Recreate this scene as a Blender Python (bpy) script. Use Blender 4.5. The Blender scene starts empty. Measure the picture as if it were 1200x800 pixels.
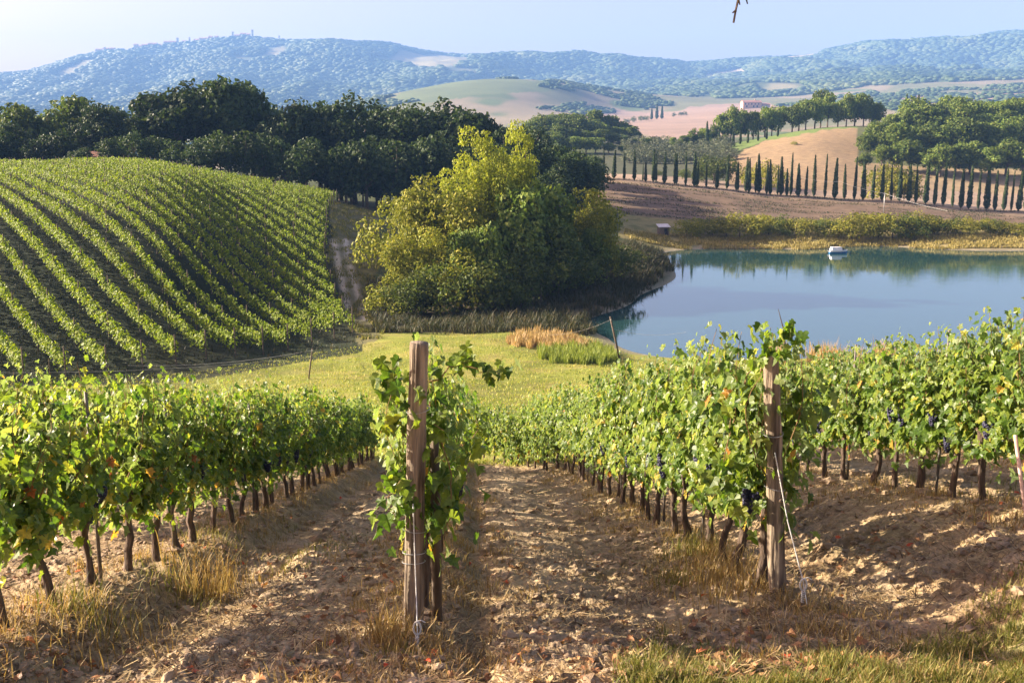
import bpy, math, random
import numpy as np
from mathutils import Vector, Matrix

# ------------------------------------------------------------------ camera, sky, sun, exposure
random.seed(11)
rng = np.random.default_rng(11)
scn = bpy.context.scene
COL = scn.collection
F = 1200.0                                   # focal length in photo pixels (photo 1200 px wide)
PITCH = math.atan((400 - 165) / F)
CP, SP = math.cos(PITCH), math.sin(PITCH)

cam_d = bpy.data.cameras.new('camera')
cam_d.sensor_fit = 'HORIZONTAL'
cam_d.sensor_width = 36.0
cam_d.lens = 36.0 * F / 1200.0
cam_d.clip_start = 0.05
cam_d.clip_end = 30000
cam = bpy.data.objects.new('camera', cam_d)
COL.objects.link(cam)
cam.location = (0, 0, 0)
cam.rotation_euler = (math.pi / 2 - PITCH, 0, 0)
scn.camera = cam

SUN_ELEV = math.radians(21.5)
SUN_AHEAD = math.radians(10)                 # sun stands to the left, a little ahead of the camera
SUN_DIR = Vector((-math.cos(SUN_AHEAD) * math.cos(SUN_ELEV), math.sin(SUN_AHEAD) * math.cos(SUN_ELEV), math.sin(SUN_ELEV)))
sun_d = bpy.data.lights.new('sun', 'SUN')
sun_d.energy = 5.0
sun_d.angle = math.radians(0.55)
sun_d.color = (1.0, 0.87, 0.68)
sun = bpy.data.objects.new('sun', sun_d)
COL.objects.link(sun)
sun.rotation_euler = (-SUN_DIR).to_track_quat('-Z', 'Y').to_euler()
sun.location = (-40, 0, 60)

world = bpy.data.worlds.new('World')
scn.world = world
world.use_nodes = True
wn = world.node_tree
bg = wn.nodes['Background']
sky = wn.nodes.new('ShaderNodeTexSky')
sky.sky_type = 'NISHITA'
sky.sun_disc = False
sky.sun_elevation = SUN_ELEV
sky.sun_rotation = math.radians(-90) + SUN_AHEAD
sky.altitude = 200
sky.air_density = 1.0
sky.dust_density = 4.0
sky.ozone_density = 1.8
tint = wn.nodes.new('ShaderNodeMix')
tint.data_type = 'RGBA'; tint.blend_type = 'MULTIPLY'
tint.inputs[0].default_value = 1.0
tint.inputs[7].default_value = (1.60, 1.15, 1.08, 1)
wn.links.new(sky.outputs[0], tint.inputs[6])
wn.links.new(tint.outputs[2], bg.inputs[0])
bg.inputs[1].default_value = 0.055

scn.view_settings.view_transform = 'Standard'
scn.view_settings.look = 'None'
scn.view_settings.gamma = 1.0
scn.view_settings.use_curve_mapping = False
scn.view_settings.exposure = 2.1
scn.render.engine = 'CYCLES'
scn.cycles.use_denoising = True
scn.cycles.max_bounces = 8
scn.cycles.diffuse_bounces = 3
scn.cycles.glossy_bounces = 3
scn.cycles.transmission_bounces = 4
scn.cycles.volume_bounces = 0
scn.cycles.caustics_reflective = False
scn.cycles.caustics_refractive = False

# ------------------------------------------------------------------ projection helpers
def ray(px, py):
    a = (px - 600.0) / F
    b = (400.0 - py) / F
    d1 = CP + b * SP
    d2 = -SP + b * CP
    return a / d1, d2 / d1                   # X/Y and Z/Y

def pix(px, py, Y):
    s, t = ray(px, py)
    return Vector((s * Y, Y, t * Y))

def project(X, Y, Z):
    s = X / Y
    t = Z / Y
    b = (t * CP + SP) / (CP - t * SP)
    return 600 + F * s * (CP + b * SP), 400 - F * b

# ------------------------------------------------------------------ noise
_perm = np.random.default_rng(5).permutation(256)
_perm = np.concatenate([_perm, _perm, _perm])
_ga = np.random.default_rng(6).uniform(0, 2 * np.pi, 256)
_gx, _gy = np.cos(_ga), np.sin(_ga)

def perlin(x, y):
    x = np.asarray(x, float); y = np.asarray(y, float)
    xi = np.floor(x).astype(int); yi = np.floor(y).astype(int)
    xf = x - xi; yf = y - yi
    u = xf * xf * xf * (xf * (xf * 6 - 15) + 10)
    v = yf * yf * yf * (yf * (yf * 6 - 15) + 10)
    def g(ix, iy, dx, dy):
        h = _perm[(_perm[ix & 255] + iy) & 255]
        return _gx[h] * dx + _gy[h] * dy
    n00 = g(xi, yi, xf, yf); n10 = g(xi + 1, yi, xf - 1, yf)
    n01 = g(xi, yi + 1, xf, yf - 1); n11 = g(xi + 1, yi + 1, xf - 1, yf - 1)
    a = n00 + u * (n10 - n00); b = n01 + u * (n11 - n01)
    return (a + v * (b - a)) * 1.5

def fbm(x, y, o=4):
    s = 0; a = 1.0
    for k in range(o):
        s = s + a * perlin(x * 2 ** k + 17.3 * k, y * 2 ** k - 9.1 * k)
        a *= 0.5
    return s

def sst(a, b, x):
    t = np.clip((np.asarray(x, float) - a) / (b - a), 0, 1)
    return t * t * (3 - 2 * t)

# ------------------------------------------------------------------ terrain height
SL = math.tan(PITCH + math.atan(85 / F))     # slope of the near vineyard
EYE = 1.6
ROWDX = (555 - 600) / F / (CP + (400 - 485) / F * SP)
ROWS_U = [-5.85, -3.12, -0.39, 2.34, 5.07, 7.8]
LAKE_Z = -15.0

def lat(X, Y):                               # lateral offset across the near rows
    return X - ROWDX * Y

def near_plane(X, Y):
    u = lat(X, Y)
    return -EYE - SL * Y + 0.52 * sst(2.7, 4.9, u) + 0.10 * np.maximum(u - 5.1, 0)

CPTS = []
def cp(px, py, Y):
    s, t = ray(px, py); CPTS.append((s, math.log(Y), t))
def cz(px, Y, z):
    s, t0 = ray(px, 300)
    s, _ = ray(px, project(0, Y, z)[1])
    CPTS.append((s, math.log(Y), z / Y))

for px in (-200, 50, 300, 600, 850, 1100, 1400):
    for Y in (16, 22, 29):
        s, _ = ray(px, 520)
        CPTS.append((s, math.log(Y), -EYE / Y - SL + (0.4 / Y if px > 1000 else 0)))
for px in (-200, 0, 200, 400, 600, 700):
    cz(px, 45, -11.9)
# hillside vineyard on the left (ground)
for px in (-220, -60, 70, 170):
    sh = 0 if px > -100 else -4
    cz(px, 60, -14.4); cp(px, 385 + sh, 72); cp(px, 282 + sh, 91); cp(px, 232 + sh, 110); cp(px, 209 + sh, 125); cp(px, 201 + sh, 137)
    cp(px, 204, 160); cp(px, 203, 220)
cz(290, 66, -14.4); cp(290, 398, 76); cp(270, 300, 98); cp(255, 250, 117); cp(250, 221, 133); cp(250, 212, 145); cp(260, 214, 165); cp(260, 206, 220)
cz(400, 74, -14.5); cp(390, 358, 90); cp(385, 305, 107); cp(380, 265, 123); cp(390, 240, 138); cp(395, 238, 152); cp(400, 236, 175); cp(400, 215, 230)
# grassy track and foot of the clump
cz(440, 76, -14.4); cp(432, 360, 92); cp(430, 310, 110); cp(425, 268, 128); cp(430, 246, 150); cp(440, 236, 180)
cz(530, 75, -14.4); cp(530, 372, 88); cp(530, 340, 102); cp(530, 295, 125); cp(530, 252, 155); cp(540, 230, 190)
cz(620, 72, -14.3); cz(630, 82, -14.5); cp(640, 350, 95); cp(640, 312, 112); cp(640, 270, 138); cp(640, 245, 160); cp(640, 228, 190)
# left shore of the lake
cz(695, 72, -14.6); cz(712, 78, -15.0); cz(747, 99, -15.0); cz(788, 121, -15.0); cz(774, 136, -15.0)
cz(705, 96, -13.6); cz(740, 116, -12.9); cz(735, 132, -12.8); cz(740, 146, -13.4)
# lake bed
for px, Y in ((760, 84), (830, 80), (830, 100), (900, 110), (870, 130), (1000, 85), (1000, 120), (1150, 90), (1150, 125), (1000, 137), (1350, 95), (1350, 130), (1500, 110)):
    cz(px, Y, -17.2)
for px in (760, 900, 1100, 1300, 1500):
    cz(px, 65, -14.1); cz(px, 55, -13.4)
# far bank and ploughed field
for px in (810, 950, 1100, 1250, 1450):
    cz(px, 144, -15.0); cz(px, 148, -14.35); cz(px, 160, -13.2)
for px, yb in ((715, 210), (850, 222), (950, 231), (1050, 236), (1100, 241), (1200, 248), (1350, 255)):
    cp(px, yb, 210)
    cp(px, yb + 22, 187)
    cp(px, yb - 5, 235)
# olive ground, tan hill, woods
cp(690, 205, 240); cp(690, 172, 340); cp(690, 165, 450); cp(690, 168, 600)
cp(800, 204, 260); cp(800, 183, 320); cp(800, 168, 420); cp(800, 163, 520)
cp(880, 205, 262); cp(880, 180, 300); cp(880, 166, 340); cp(880, 168, 400)
cp(950, 200, 262); cp(950, 170, 300); cp(950, 154, 335); cp(950, 152, 370); cp(950, 160, 450)
cp(1020, 205, 260); cp(1020, 178, 295); cp(1020, 152, 335); cp(1020, 148, 370); cp(1020, 158, 460)
cp(1120, 208, 265); cp(1120, 180, 300); cp(1120, 152, 345); cp(1120, 146, 390); cp(1120, 158, 480)
cp(1250, 210, 265); cp(1250, 180, 300); cp(1250, 152, 345); cp(1250, 146, 390); cp(1250, 158, 480)
cp(560, 205, 240); cp(560, 190, 350); cp(300, 200, 350); cp(0, 200, 350)
# far valley
for px in (-250, 0, 200, 400):
    cp(px, 195, 600); cp(px, 172, 1200); cp(px, 138, 2300)
cp(540, 180, 600); cp(540, 160, 900); cp(540, 118, 1500); cp(560, 95, 1900); cp(470, 110, 1700); cp(650, 102, 1800); cp(560, 98, 2100); cp(560, 92, 2800)
cp(720, 158, 800); cp(720, 140, 1300); cp(720, 131, 1700); cp(720, 112, 2600)
cp(830, 160, 700); cp(830, 148, 950); cp(830, 132, 1350); cp(830, 125, 1700); cp(830, 108, 2600)
cp(1000, 160, 650); cp(1000, 140, 1000); cp(1000, 118, 1700); cp(1000, 98, 2600)
cp(1200, 150, 700); cp(1200, 122, 1200); cp(1200, 108, 1700); cp(1200, 88, 2600)
cp(1420, 150, 700); cp(1420, 110, 1700); cp(1420, 80, 2600)
RIDGE = [(-250, 118), (-100, 104), (0, 93), (50, 81), (100, 70), (150, 61), (200, 53), (250, 46), (300, 43), (350, 48), (400, 52), (450, 57), (500, 62), (560, 69), (620, 74), (700, 78), (750, 78), (800, 74), (850, 70), (900, 66), (950, 64), (1000, 60), (1050, 57), (1100, 52), (1150, 45), (1200, 40), (1300, 35), (1450, 33)]
for i, (px, py) in enumerate(RIDGE):
    cp(px, py, 4600)
    if i % 2 == 0:
        cp(px, 0.55 * py + 0.45 * (140 if px < 450 else 112), 3500)
        cz(px, 5600, pix(px, py, 4600).z - 150)

CP_ = np.array(CPTS)
def _warp(s, w):
    return s * 4.2, w * 2.6
def _tps(r2):
    return 0.5 * r2 * np.log(r2 + 1e-12)
_cx, _cy = _warp(CP_[:, 0], CP_[:, 1])
_n = len(_cx)
_K = _tps((_cx[:, None] - _cx[None]) ** 2 + (_cy[:, None] - _cy[None]) ** 2) + 2e-4 * np.eye(_n)
_Pm = np.stack([np.ones(_n), _cx, _cy], 1)
_A = np.zeros((_n + 3, _n + 3)); _A[:_n, :_n] = _K; _A[:_n, _n:] = _Pm; _A[_n:, :_n] = _Pm.T
_W = np.linalg.solve(_A, np.concatenate([CP_[:, 2], np.zeros(3)]))

def tps_h(X, Y):
    X = np.asarray(X, float).ravel(); Y = np.asarray(Y, float).ravel()
    out = np.empty_like(X)
    for i in range(0, len(X), 20000):
        x = X[i:i + 20000]; y = np.maximum(Y[i:i + 20000], 12)
        a, b = _warp(np.clip(x / y, -0.78, 0.78), np.log(np.minimum(y, 5800)))
        k = _tps((a[:, None] - _cx[None]) ** 2 + (b[:, None] - _cy[None]) ** 2)
        out[i:i + 20000] = (k @ _W[:_n] + _W[_n] + _W[_n + 1] * a + _W[_n + 2] * b) * y
    return out

def H(X, Y):
    X = np.atleast_1d(np.asarray(X, float)); Y = np.atleast_1d(np.asarray(Y, float))
    X, Y = np.broadcast_arrays(X, Y)
    sh = X.shape
    w = sst(26, 40, Y)
    z = near_plane(X, Y) * (1 - w)
    m = Y > 26
    if m.any():
        zz = np.zeros(sh); zz[m] = tps_h(X[m], Y[m])
        z = z + zz * w
    # spurs and gullies of the far hills
    far = sst(1500, 3200, Y) * (1 - 0.75 * sst(4100, 4600, Y))
    if np.any(far > 0):
        q = fbm(X / 700.0 + 3.1, Y / 1100.0, 4)
        z = z + far * (45 * q - 30 * np.abs(perlin(X / 420.0 + Y / 1500.0, Y / 1900.0 + 7)))
    mid = sst(34, 60, Y) * (1 - sst(1000, 2000, Y))
    z = z + mid * 0.10 * fbm(X / 5.0, Y / 5.0, 2) * (1 - sst(60, 72, Y) * (1 - sst(160, 175, Y)) * (X > 0))
    return z

def Hs(x, y):
    return float(H(x, y)[0])

RUT = [(0.02, 0.10, 0.15), (-1.95, 0.08, 0.14), (1.25, 0.05, 0.25), (3.3, 0.07, 0.3), (4.3, -0.05, 0.25)]
def near_disp(X, Y):
    """clods, furrows and ridges of the tilled soil between the near rows"""
    u = lat(X, Y)
    f = sst(34, 29, Y)
    d = 0
    for c in ROWS_U:
        d = d + (sst(5.8, 7.2, Y) if c > -1 else 1.0) * 0.12 * np.exp(-((u - c) / 0.38) ** 2)
    for c, dep, wd in RUT:
        d = d - dep * np.exp(-((u - c + 0.09 * perlin(Y * 0.5, c + 0 * Y) + 0.05 * perlin(Y * 2.6, c + 3 + 0 * Y)) / wd) ** 2)
    d = d - 0.15 * sst(-1.95, -2.1, u) * sst(-2.9, -2.5, u)
    rough = 0.35 + 0.75 * sst(-0.35, 0.35, fbm(u * 0.55 + 4, Y * 0.3, 2))
    clod = np.abs(perlin(X * 3.1, Y * 3.1)) * 0.09 + np.abs(perlin(X * 7.3 + 5, Y * 7.3)) * 0.05 + np.abs(perlin(X * 15 + 2, Y * 15)) * 0.035 + np.abs(perlin(X * 29 + 2, Y * 29)) * 0.016
    band = 0.035 * perlin(u * 0.7, Y * 4.2 + 0.6 * u) + 0.02 * perlin(u * 1.1 + 9, Y * 9.0)
    return f * (d + rough * (0.085 - clod) * 0.9 + band)

def Hg(x, y):
    X = np.atleast_1d(np.asarray(x, float)); Y = np.atleast_1d(np.asarray(y, float))
    return H(X, Y) + near_disp(X, Y)

# ------------------------------------------------------------------ mesh and material helpers
def mesh_np(name, verts, faces_list, attrs=None, smooth=False, mats=None, mat_idx=None, vattrs=None):
    """faces_list: list of (n,k) int arrays"""
    me = bpy.data.meshes.new(name)
    verts = np.asarray(verts, np.float32)
    me.vertices.add(len(verts))
    me.vertices.foreach_set('co', verts.ravel())
    ls = []; ll = []; nf = 0; start = 0
    for f in faces_list:
        f = np.asarray(f, np.int32)
        if len(f) == 0: continue
        k = f.shape[1]
        ll.append(f.ravel())
        ls.append(start + np.arange(len(f), dtype=np.int32) * k)
        start += f.size; nf += len(f)
    ll = np.concatenate(ll); ls = np.concatenate(ls)
    me.loops.add(len(ll)); me.loops.foreach_set('vertex_index', ll)
    me.polygons.add(nf); me.polygons.foreach_set('loop_start', ls)
    me.update(calc_edges=True)
    me.polygons.foreach_set('use_smooth', np.full(nf, smooth, bool))
    if attrs:
        for k, v in attrs.items():
            at = me.attributes.new(k, 'FLOAT', 'FACE'); at.data.foreach_set('value', np.asarray(v, np.float32))
    if vattrs:
        for k, v in vattrs.items():
            v = np.asarray(v, np.float32)
            if v.ndim == 2:
                at = me.attributes.new(k, 'FLOAT_COLOR', 'POINT')
                v4 = np.ones((len(v), 4), np.float32); v4[:, :3] = v
                at.data.foreach_set('color', v4.ravel())
            else:
                at = me.attributes.new(k, 'FLOAT', 'POINT'); at.data.foreach_set('value', v)
    for m in mats or []:
        me.materials.append(m)
    if mat_idx is not None:
        me.polygons.foreach_set('material_index', np.asarray(mat_idx, np.int32))
    me.update()
    return me

def link(name, me, parent=None, loc=None, rot=None, scale=None):
    o = bpy.data.objects.new(name, me)
    COL.objects.link(o)
    if parent is not None: o.parent = parent
    if loc is not None: o.location = loc
    if rot is not None: o.rotation_euler = rot
    if scale is not None: o.scale = scale if hasattr(scale, '__len__') else (scale,) * 3
    return o

def tag(o, label=None, cat=None, group=None, kind=None):
    if label: o['label'] = label
    if cat: o['category'] = cat
    if group: o['group'] = group
    if kind: o['kind'] = kind
    return o

def thing(name, label, cat, loc=(0, 0, 0), rz=0.0, group=None):
    o = bpy.data.objects.new(name, None)
    o.empty_display_size = 0.2
    COL.objects.link(o)
    o.location = loc
    o.rotation_euler = (0, 0, rz)
    return tag(o, label, cat, group)

ORD = ['first', 'second', 'third', 'fourth', 'fifth', 'sixth', 'seventh', 'eighth', 'ninth', 'tenth', 'eleventh', 'twelfth', 'thirteenth', 'fourteenth', 'fifteenth', 'sixteenth', 'seventeenth', 'eighteenth', 'nineteenth']
TENS = {20: ('twentieth', 'twenty'), 30: ('thirtieth', 'thirty'), 40: ('fortieth', 'forty'), 50: ('fiftieth', 'fifty'), 60: ('sixtieth', 'sixty'), 70: ('seventieth', 'seventy'), 80: ('eightieth', 'eighty'), 90: ('ninetieth', 'ninety')}
def nth(i):
    i = i + 1
    if i < 20: return ORD[i - 1]
    if i >= 100: return 'hundredth' if i == 100 else 'hundred-and-' + nth(i - 101)
    t, r = i // 10 * 10, i % 10
    return TENS[t][0] if r == 0 else TENS[t][1] + '-' + ORD[r - 1]

def new_mat(name):
    m = bpy.data.materials.new(name); m.use_nodes = True
    nt = m.node_tree
    for n in list(nt.nodes): nt.nodes.remove(n)
    out = nt.nodes.new('ShaderNodeOutputMaterial')
    return m, nt, out

def N(nt, typ, **kw):
    n = nt.nodes.new(typ)
    for k, v in kw.items(): setattr(n, k, v)
    return n

def ramp(nt, fac, stops):
    r = N(nt, 'ShaderNodeValToRGB')
    e = r.color_ramp.elements
    while len(e) > 1: e.remove(e[-1])
    e[0].position = stops[0][0]; e[0].color = (*stops[0][1], 1)
    for p, c in stops[1:]:
        x = e.new(p); x.color = (*c, 1)
    nt.links.new(fac, r.inputs[0])
    return r.outputs[0]

def leaf_mat(name, stops, trans=0.35, rough=0.5, tint=(1.15, 1.2, 0.55), obj_var=0.25, spec=0.12, under=0.0):
    m, nt, out = new_mat(name)
    at = N(nt, 'ShaderNodeAttribute', attribute_name='v')
    c = ramp(nt, at.outputs['Fac'], stops)
    oi = N(nt, 'ShaderNodeObjectInfo')
    mr = N(nt, 'ShaderNodeMapRange'); mr.inputs[3].default_value = 1 - obj_var; mr.inputs[4].default_value = 1 + obj_var
    nt.links.new(oi.outputs['Random'], mr.inputs[0])
    mx = N(nt, 'ShaderNodeMix', data_type='RGBA', blend_type='MULTIPLY'); mx.inputs[0].default_value = 1
    nt.links.new(c, mx.inputs[6]); nt.links.new(mr.outputs[0], mx.inputs[7])
    col = mx.outputs[2]
    if under:                                # vine leaves are paler and greyer underneath
        tcx = N(nt, 'ShaderNodeTexCoord'); nx = N(nt, 'ShaderNodeTexNoise'); nx.inputs['Scale'].default_value = 38; nx.inputs['Detail'].default_value = 3
        nt.links.new(tcx.outputs['Object'], nx.inputs[0])
        mm = N(nt, 'ShaderNodeMapRange'); mm.inputs[1].default_value = 0.3; mm.inputs[2].default_value = 0.7; mm.inputs[3].default_value = 0.7; mm.inputs[4].default_value = 1.3
        nt.links.new(nx.outputs[0], mm.inputs[0])
        mo = N(nt, 'ShaderNodeMix', data_type='RGBA', blend_type='MULTIPLY'); mo.inputs[0].default_value = 1
        nt.links.new(col, mo.inputs[6]); nt.links.new(mm.outputs[0], mo.inputs[7]); col = mo.outputs[2]
        ge = N(nt, 'ShaderNodeNewGeometry')
        um = N(nt, 'ShaderNodeMath', operation='MULTIPLY'); um.inputs[1].default_value = under
        nt.links.new(ge.outputs['Backfacing'], um.inputs[0])
        ux = N(nt, 'ShaderNodeMix', data_type='RGBA'); ux.inputs[7].default_value = (0.24, 0.29, 0.15, 1)
        nt.links.new(um.outputs[0], ux.inputs[0]); nt.links.new(col, ux.inputs[6]); col = ux.outputs[2]
    p = N(nt, 'ShaderNodeBsdfPrincipled')
    p.inputs['Roughness'].default_value = rough
    p.inputs['Specular IOR Level'].default_value = spec
    nt.links.new(col, p.inputs['Base Color'])
    tr = N(nt, 'ShaderNodeBsdfTranslucent')
    mt = N(nt, 'ShaderNodeMix', data_type='RGBA', blend_type='MULTIPLY'); mt.inputs[0].default_value = 1
    nt.links.new(col, mt.inputs[6]); mt.inputs[7].default_value = (*[t * 1.25 for t in tint], 1)
    nt.links.new(mt.outputs[2], tr.inputs[0])
    ms = N(nt, 'ShaderNodeMixShader'); ms.inputs[0].default_value = trans
    nt.links.new(p.outputs[0], ms.inputs[1]); nt.links.new(tr.outputs[0], ms.inputs[2])
    nt.links.new(ms.outputs[0], out.inputs[0])
    return m

def noise_mat(name, c1, c2, scale=8.0, rough=0.85, bump=0.3, bscale=None, stretch=(1, 1, 1), spec=0.3, metal=0.0, detail=5):
    m, nt, out = new_mat(name)
    tc = N(nt, 'ShaderNodeTexCoord'); mp = N(nt, 'ShaderNodeMapping'); mp.inputs['Scale'].default_value = stretch
    nt.links.new(tc.outputs['Object'], mp.inputs[0])
    nz = N(nt, 'ShaderNodeTexNoise'); nz.inputs['Scale'].default_value = scale; nz.inputs['Detail'].default_value = detail
    nt.links.new(mp.outputs[0], nz.inputs[0])
    c = ramp(nt, nz.outputs[0], [(0.32, c1), (0.68, c2)])
    p = N(nt, 'ShaderNodeBsdfPrincipled')
    p.inputs['Roughness'].default_value = rough; p.inputs['Specular IOR Level'].default_value = spec; p.inputs['Metallic'].default_value = metal
    nt.links.new(c, p.inputs['Base Color'])
    if bump:
        nb = N(nt, 'ShaderNodeTexNoise'); nb.inputs['Scale'].default_value = bscale or scale * 2; nb.inputs['Detail'].default_value = 6
        nt.links.new(mp.outputs[0], nb.inputs[0])
        b = N(nt, 'ShaderNodeBump'); b.inputs['Strength'].default_value = bump; b.inputs['Distance'].default_value = 0.02
        nt.links.new(nb.outputs[0], b.inputs['Height']); nt.links.new(b.outputs[0], p.inputs['Normal'])
    nt.links.new(p.outputs[0], out.inputs[0])
    return m

# ------------------------------------------------------------------ the ground: one sheet to the horizon
def inpoly(px, py, poly):
    r = np.zeros(px.shape, bool)
    n = len(poly); j = n - 1
    for i in range(n):
        xi, yi = poly[i]; xj, yj = poly[j]
        c = ((yi > py) != (yj > py)) & (px < (xj - xi) * (py - yi) / (yj - yi + 1e-9) + xi)
        r ^= c
        j = i
    return r

def build_ground():
    inner = np.linspace(-0.56, 0.56, 520)
    side = np.concatenate([np.linspace(0.565, 0.75, 24), np.linspace(0.8, 1.4, 14), np.linspace(1.6, 6, 14)])
    t = np.concatenate([-side[::-1], inner, side])
    ys = [-14, -10, -7, -4.5, -2.5, -1, 0, 1, 1.8, 2.4, 2.9]
    y = 3.2
    while y < 5300:
        ys.append(y)
        if y < 6.5: y += 0.03
        elif y < 34: y *= 1.0042
        elif y < 60: y *= 1.006
        else: y *= 1.0085
    ys = np.array(ys)
    k = np.interp(np.log(np.maximum(ys, 1)), [math.log(60), math.log(1200)], [1.0, 0.09])
    T = np.where(np.abs(t)[None] > 0.56, np.sign(t)[None] * (0.56 + (np.abs(t)[None] - 0.56) * k[:, None]), t[None])
    yy = np.maximum(ys, 5.0)
    X = T * yy[:, None]
    Y = np.repeat(ys[:, None], len(t), 1)
    Z = H(X, Y)
    nr = ys < 36
    Z[nr] += near_disp(X[nr], Y[nr])
    nrow, ncol = X.shape
    idx = np.arange(nrow * ncol).reshape(nrow, ncol)
    faces = np.stack([idx[:-1, :-1], idx[:-1, 1:], idx[1:, 1:], idx[1:, :-1]], -1).reshape(-1, 4)
    V = np.stack([X, Y, Z], -1).reshape(-1, 3)
    # ---- base colours by kind of ground
    x, yv, z = V[:, 0], V[:, 1], V[:, 2]
    px, py = project(x, np.maximum(yv, 3.0), z)
    jx = px + 5 * perlin(px / 22, py / 14); jy = py + 3 * perlin(px / 16 + 5, py / 9)
    def wgt(cond): return cond.astype(float)
    C = np.tile(np.array([0.062, 0.075, 0.026]), (len(V), 1))
    def put(w, c):
        w = np.clip(w, 0, 1)[:, None]
        C[:] = C * (1 - w) + np.array(c)[None] * w
    n1 = fbm(x / 3.0, yv / 3.0, 3); n2 = fbm(x / 14.0, yv / 14.0, 3)
    # meadow
    md = (yv > 28) & (yv < 92)
    put(wgt(md), (0.215, 0.235, 0.04))
    put(wgt(md) * sst(-0.1, 0.5, n1) * 0.7, (0.30, 0.26, 0.075))
    put(wgt(md) * sst(0.0, 0.6, n2) * 0.6, (0.10, 0.115, 0.024))
    # near soil
    u = lat(x, yv)
    near = 1 - sst(27, 32, yv + 1.5 * n1)
    put(near, (0.37, 0.265, 0.152))
    put(near * sst(0.1, 0.7, fbm(x * 1.3, yv * 1.3, 3)) * 0.6, (0.20, 0.13, 0.075))
    put(near * sst(0.15, 0.6, fbm(u * 1.5 + 8, yv * 0.8, 3)) * 0.45, (0.37, 0.29, 0.20))
    put(near * sst(0.05, 0.5, fbm(x * 0.9 + 3, yv * 0.9, 2)) * 0.4, (0.18, 0.15, 0.065))
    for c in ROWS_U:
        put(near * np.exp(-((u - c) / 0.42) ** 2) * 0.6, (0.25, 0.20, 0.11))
    put(near * np.exp(-((u + 1.55) / 0.38) ** 2) * 0.75, (0.45, 0.345, 0.22))
    put(near * np.exp(-((u - 0.62) / 0.42) ** 2) * 0.6, (0.45, 0.34, 0.215))
    gp = inpoly(jx, jy, [(735, 830), (730, 780), (760, 750), (1000, 765), (1090, 740), (1200, 725), (1400, 715), (1400, 850)])
    put(near * wgt(gp) * 0.85, (0.17, 0.16, 0.06))
    # hillside vineyard floor
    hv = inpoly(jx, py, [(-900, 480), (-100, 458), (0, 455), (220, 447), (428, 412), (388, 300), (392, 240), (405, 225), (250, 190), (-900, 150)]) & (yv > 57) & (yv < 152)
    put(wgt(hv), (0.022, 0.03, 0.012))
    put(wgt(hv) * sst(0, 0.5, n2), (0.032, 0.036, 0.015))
    # track at its edge
    tr = inpoly(jx, jy, [(420, 405), (445, 395), (440, 330), (445, 250), (425, 218), (388, 230), (388, 300), (405, 350)]) & (yv > 72) & (yv < 160)
    put(wgt(tr), (0.135, 0.125, 0.055))
    for pts in ([(392, 285), (399, 320), (410, 372)], [(405, 285), (413, 325), (428, 372)]):
        cx = np.interp(py, [p[1] for p in pts], [p[0] for p in pts])
        put(np.exp(-((px - cx) / 4.2) ** 2) * wgt((py > 280) & (py < 376) & (yv > 78) & (yv < 130)) * 0.95, (0.50, 0.43, 0.34))
    tp = inpoly(jx, jy, [(385, 238), (405, 218), (445, 222), (440, 236)]) & (yv > 100) & (yv < 175)
    put(wgt(tp), (0.30, 0.22, 0.12))
    # brushy bank of the lake
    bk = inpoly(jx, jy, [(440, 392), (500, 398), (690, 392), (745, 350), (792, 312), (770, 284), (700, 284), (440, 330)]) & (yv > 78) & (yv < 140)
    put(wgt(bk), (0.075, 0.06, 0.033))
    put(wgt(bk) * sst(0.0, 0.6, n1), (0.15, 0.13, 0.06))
    # far bank
    fb = (yv > 141) & (yv < 172) & (px > 725)
    put(wgt(fb), (0.29, 0.23, 0.085))
    put(wgt(fb) * sst(0.0, 0.5, n1), (0.20, 0.18, 0.055))
    pf = (yv > 166) & (yv < 300) & (px > 690)
    put(wgt(pf) * sst(163, 172, yv), (0.18, 0.125, 0.082))
    put(wgt(pf) * sst(0.1, 0.8, fbm(x / 30, yv / 4.0, 3)) * 0.6, (0.15, 0.10, 0.066))
    put(wgt(pf) * sst(200, 206, yv) * (1 - sst(207, 212, yv)) * 0.6, (0.29, 0.21, 0.135))
    put(wgt((yv > 213) & (yv < 252) & (px > 690)), (0.32, 0.235, 0.165))
    put(wgt(inpoly(jx, jy, [(700, 150), (700, 215), (860, 222), (865, 150)]) & (yv > 248) & (yv < 520)), (0.085, 0.09, 0.05))  # olive grove ground, darkened to paint in the shadow of the skyline trees
    tan = inpoly(jx, jy, [(855, 240), (855, 186), (905, 163), (950, 149), (1020, 146), (1020, 240)]) & (yv > 240) & (yv < 350)
    put(wgt(tan), (0.27, 0.19, 0.108))
    put(wgt(tan) * sst(0.0, 0.7, fbm(x / 9, yv / 16, 3)) * 0.4, (0.30, 0.21, 0.11))
    put(wgt(inpoly(px, jy, [(805, 178), (860, 150), (900, 148), (960, 143), (1020, 135), (1020, 148), (960, 153), (905, 164), (860, 178)]) & (yv > 290) & (yv < 420)), (0.13, 0.18, 0.05))
    put(wgt((px > 1005) & (yv > 250) & (yv < 420)), (0.30, 0.225, 0.13)); put(wgt((px > 1005) & (yv > 276) & (yv < 420)), (0.10, 0.11, 0.045))
    # far valley
    vf = (yv > 480) & (yv < 2300)
    vn = fbm(x / 260, yv / 420, 3)
    put(wgt(vf), (0.15, 0.15, 0.075)); put(wgt(vf) * sst(-0.1, 0.1, vn), (0.22, 0.18, 0.11)); put(wgt(vf) * sst(0.4, 0.5, vn), (0.10, 0.13, 0.05))
    pk = inpoly(jx, jy, [(640, 138), (700, 128), (760, 132), (880, 118), (915, 126), (870, 152), (800, 164), (730, 156), (690, 150)]) & (yv > 500) & (yv < 1800)
    put(wgt(pk), (0.29, 0.20, 0.145))
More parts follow.
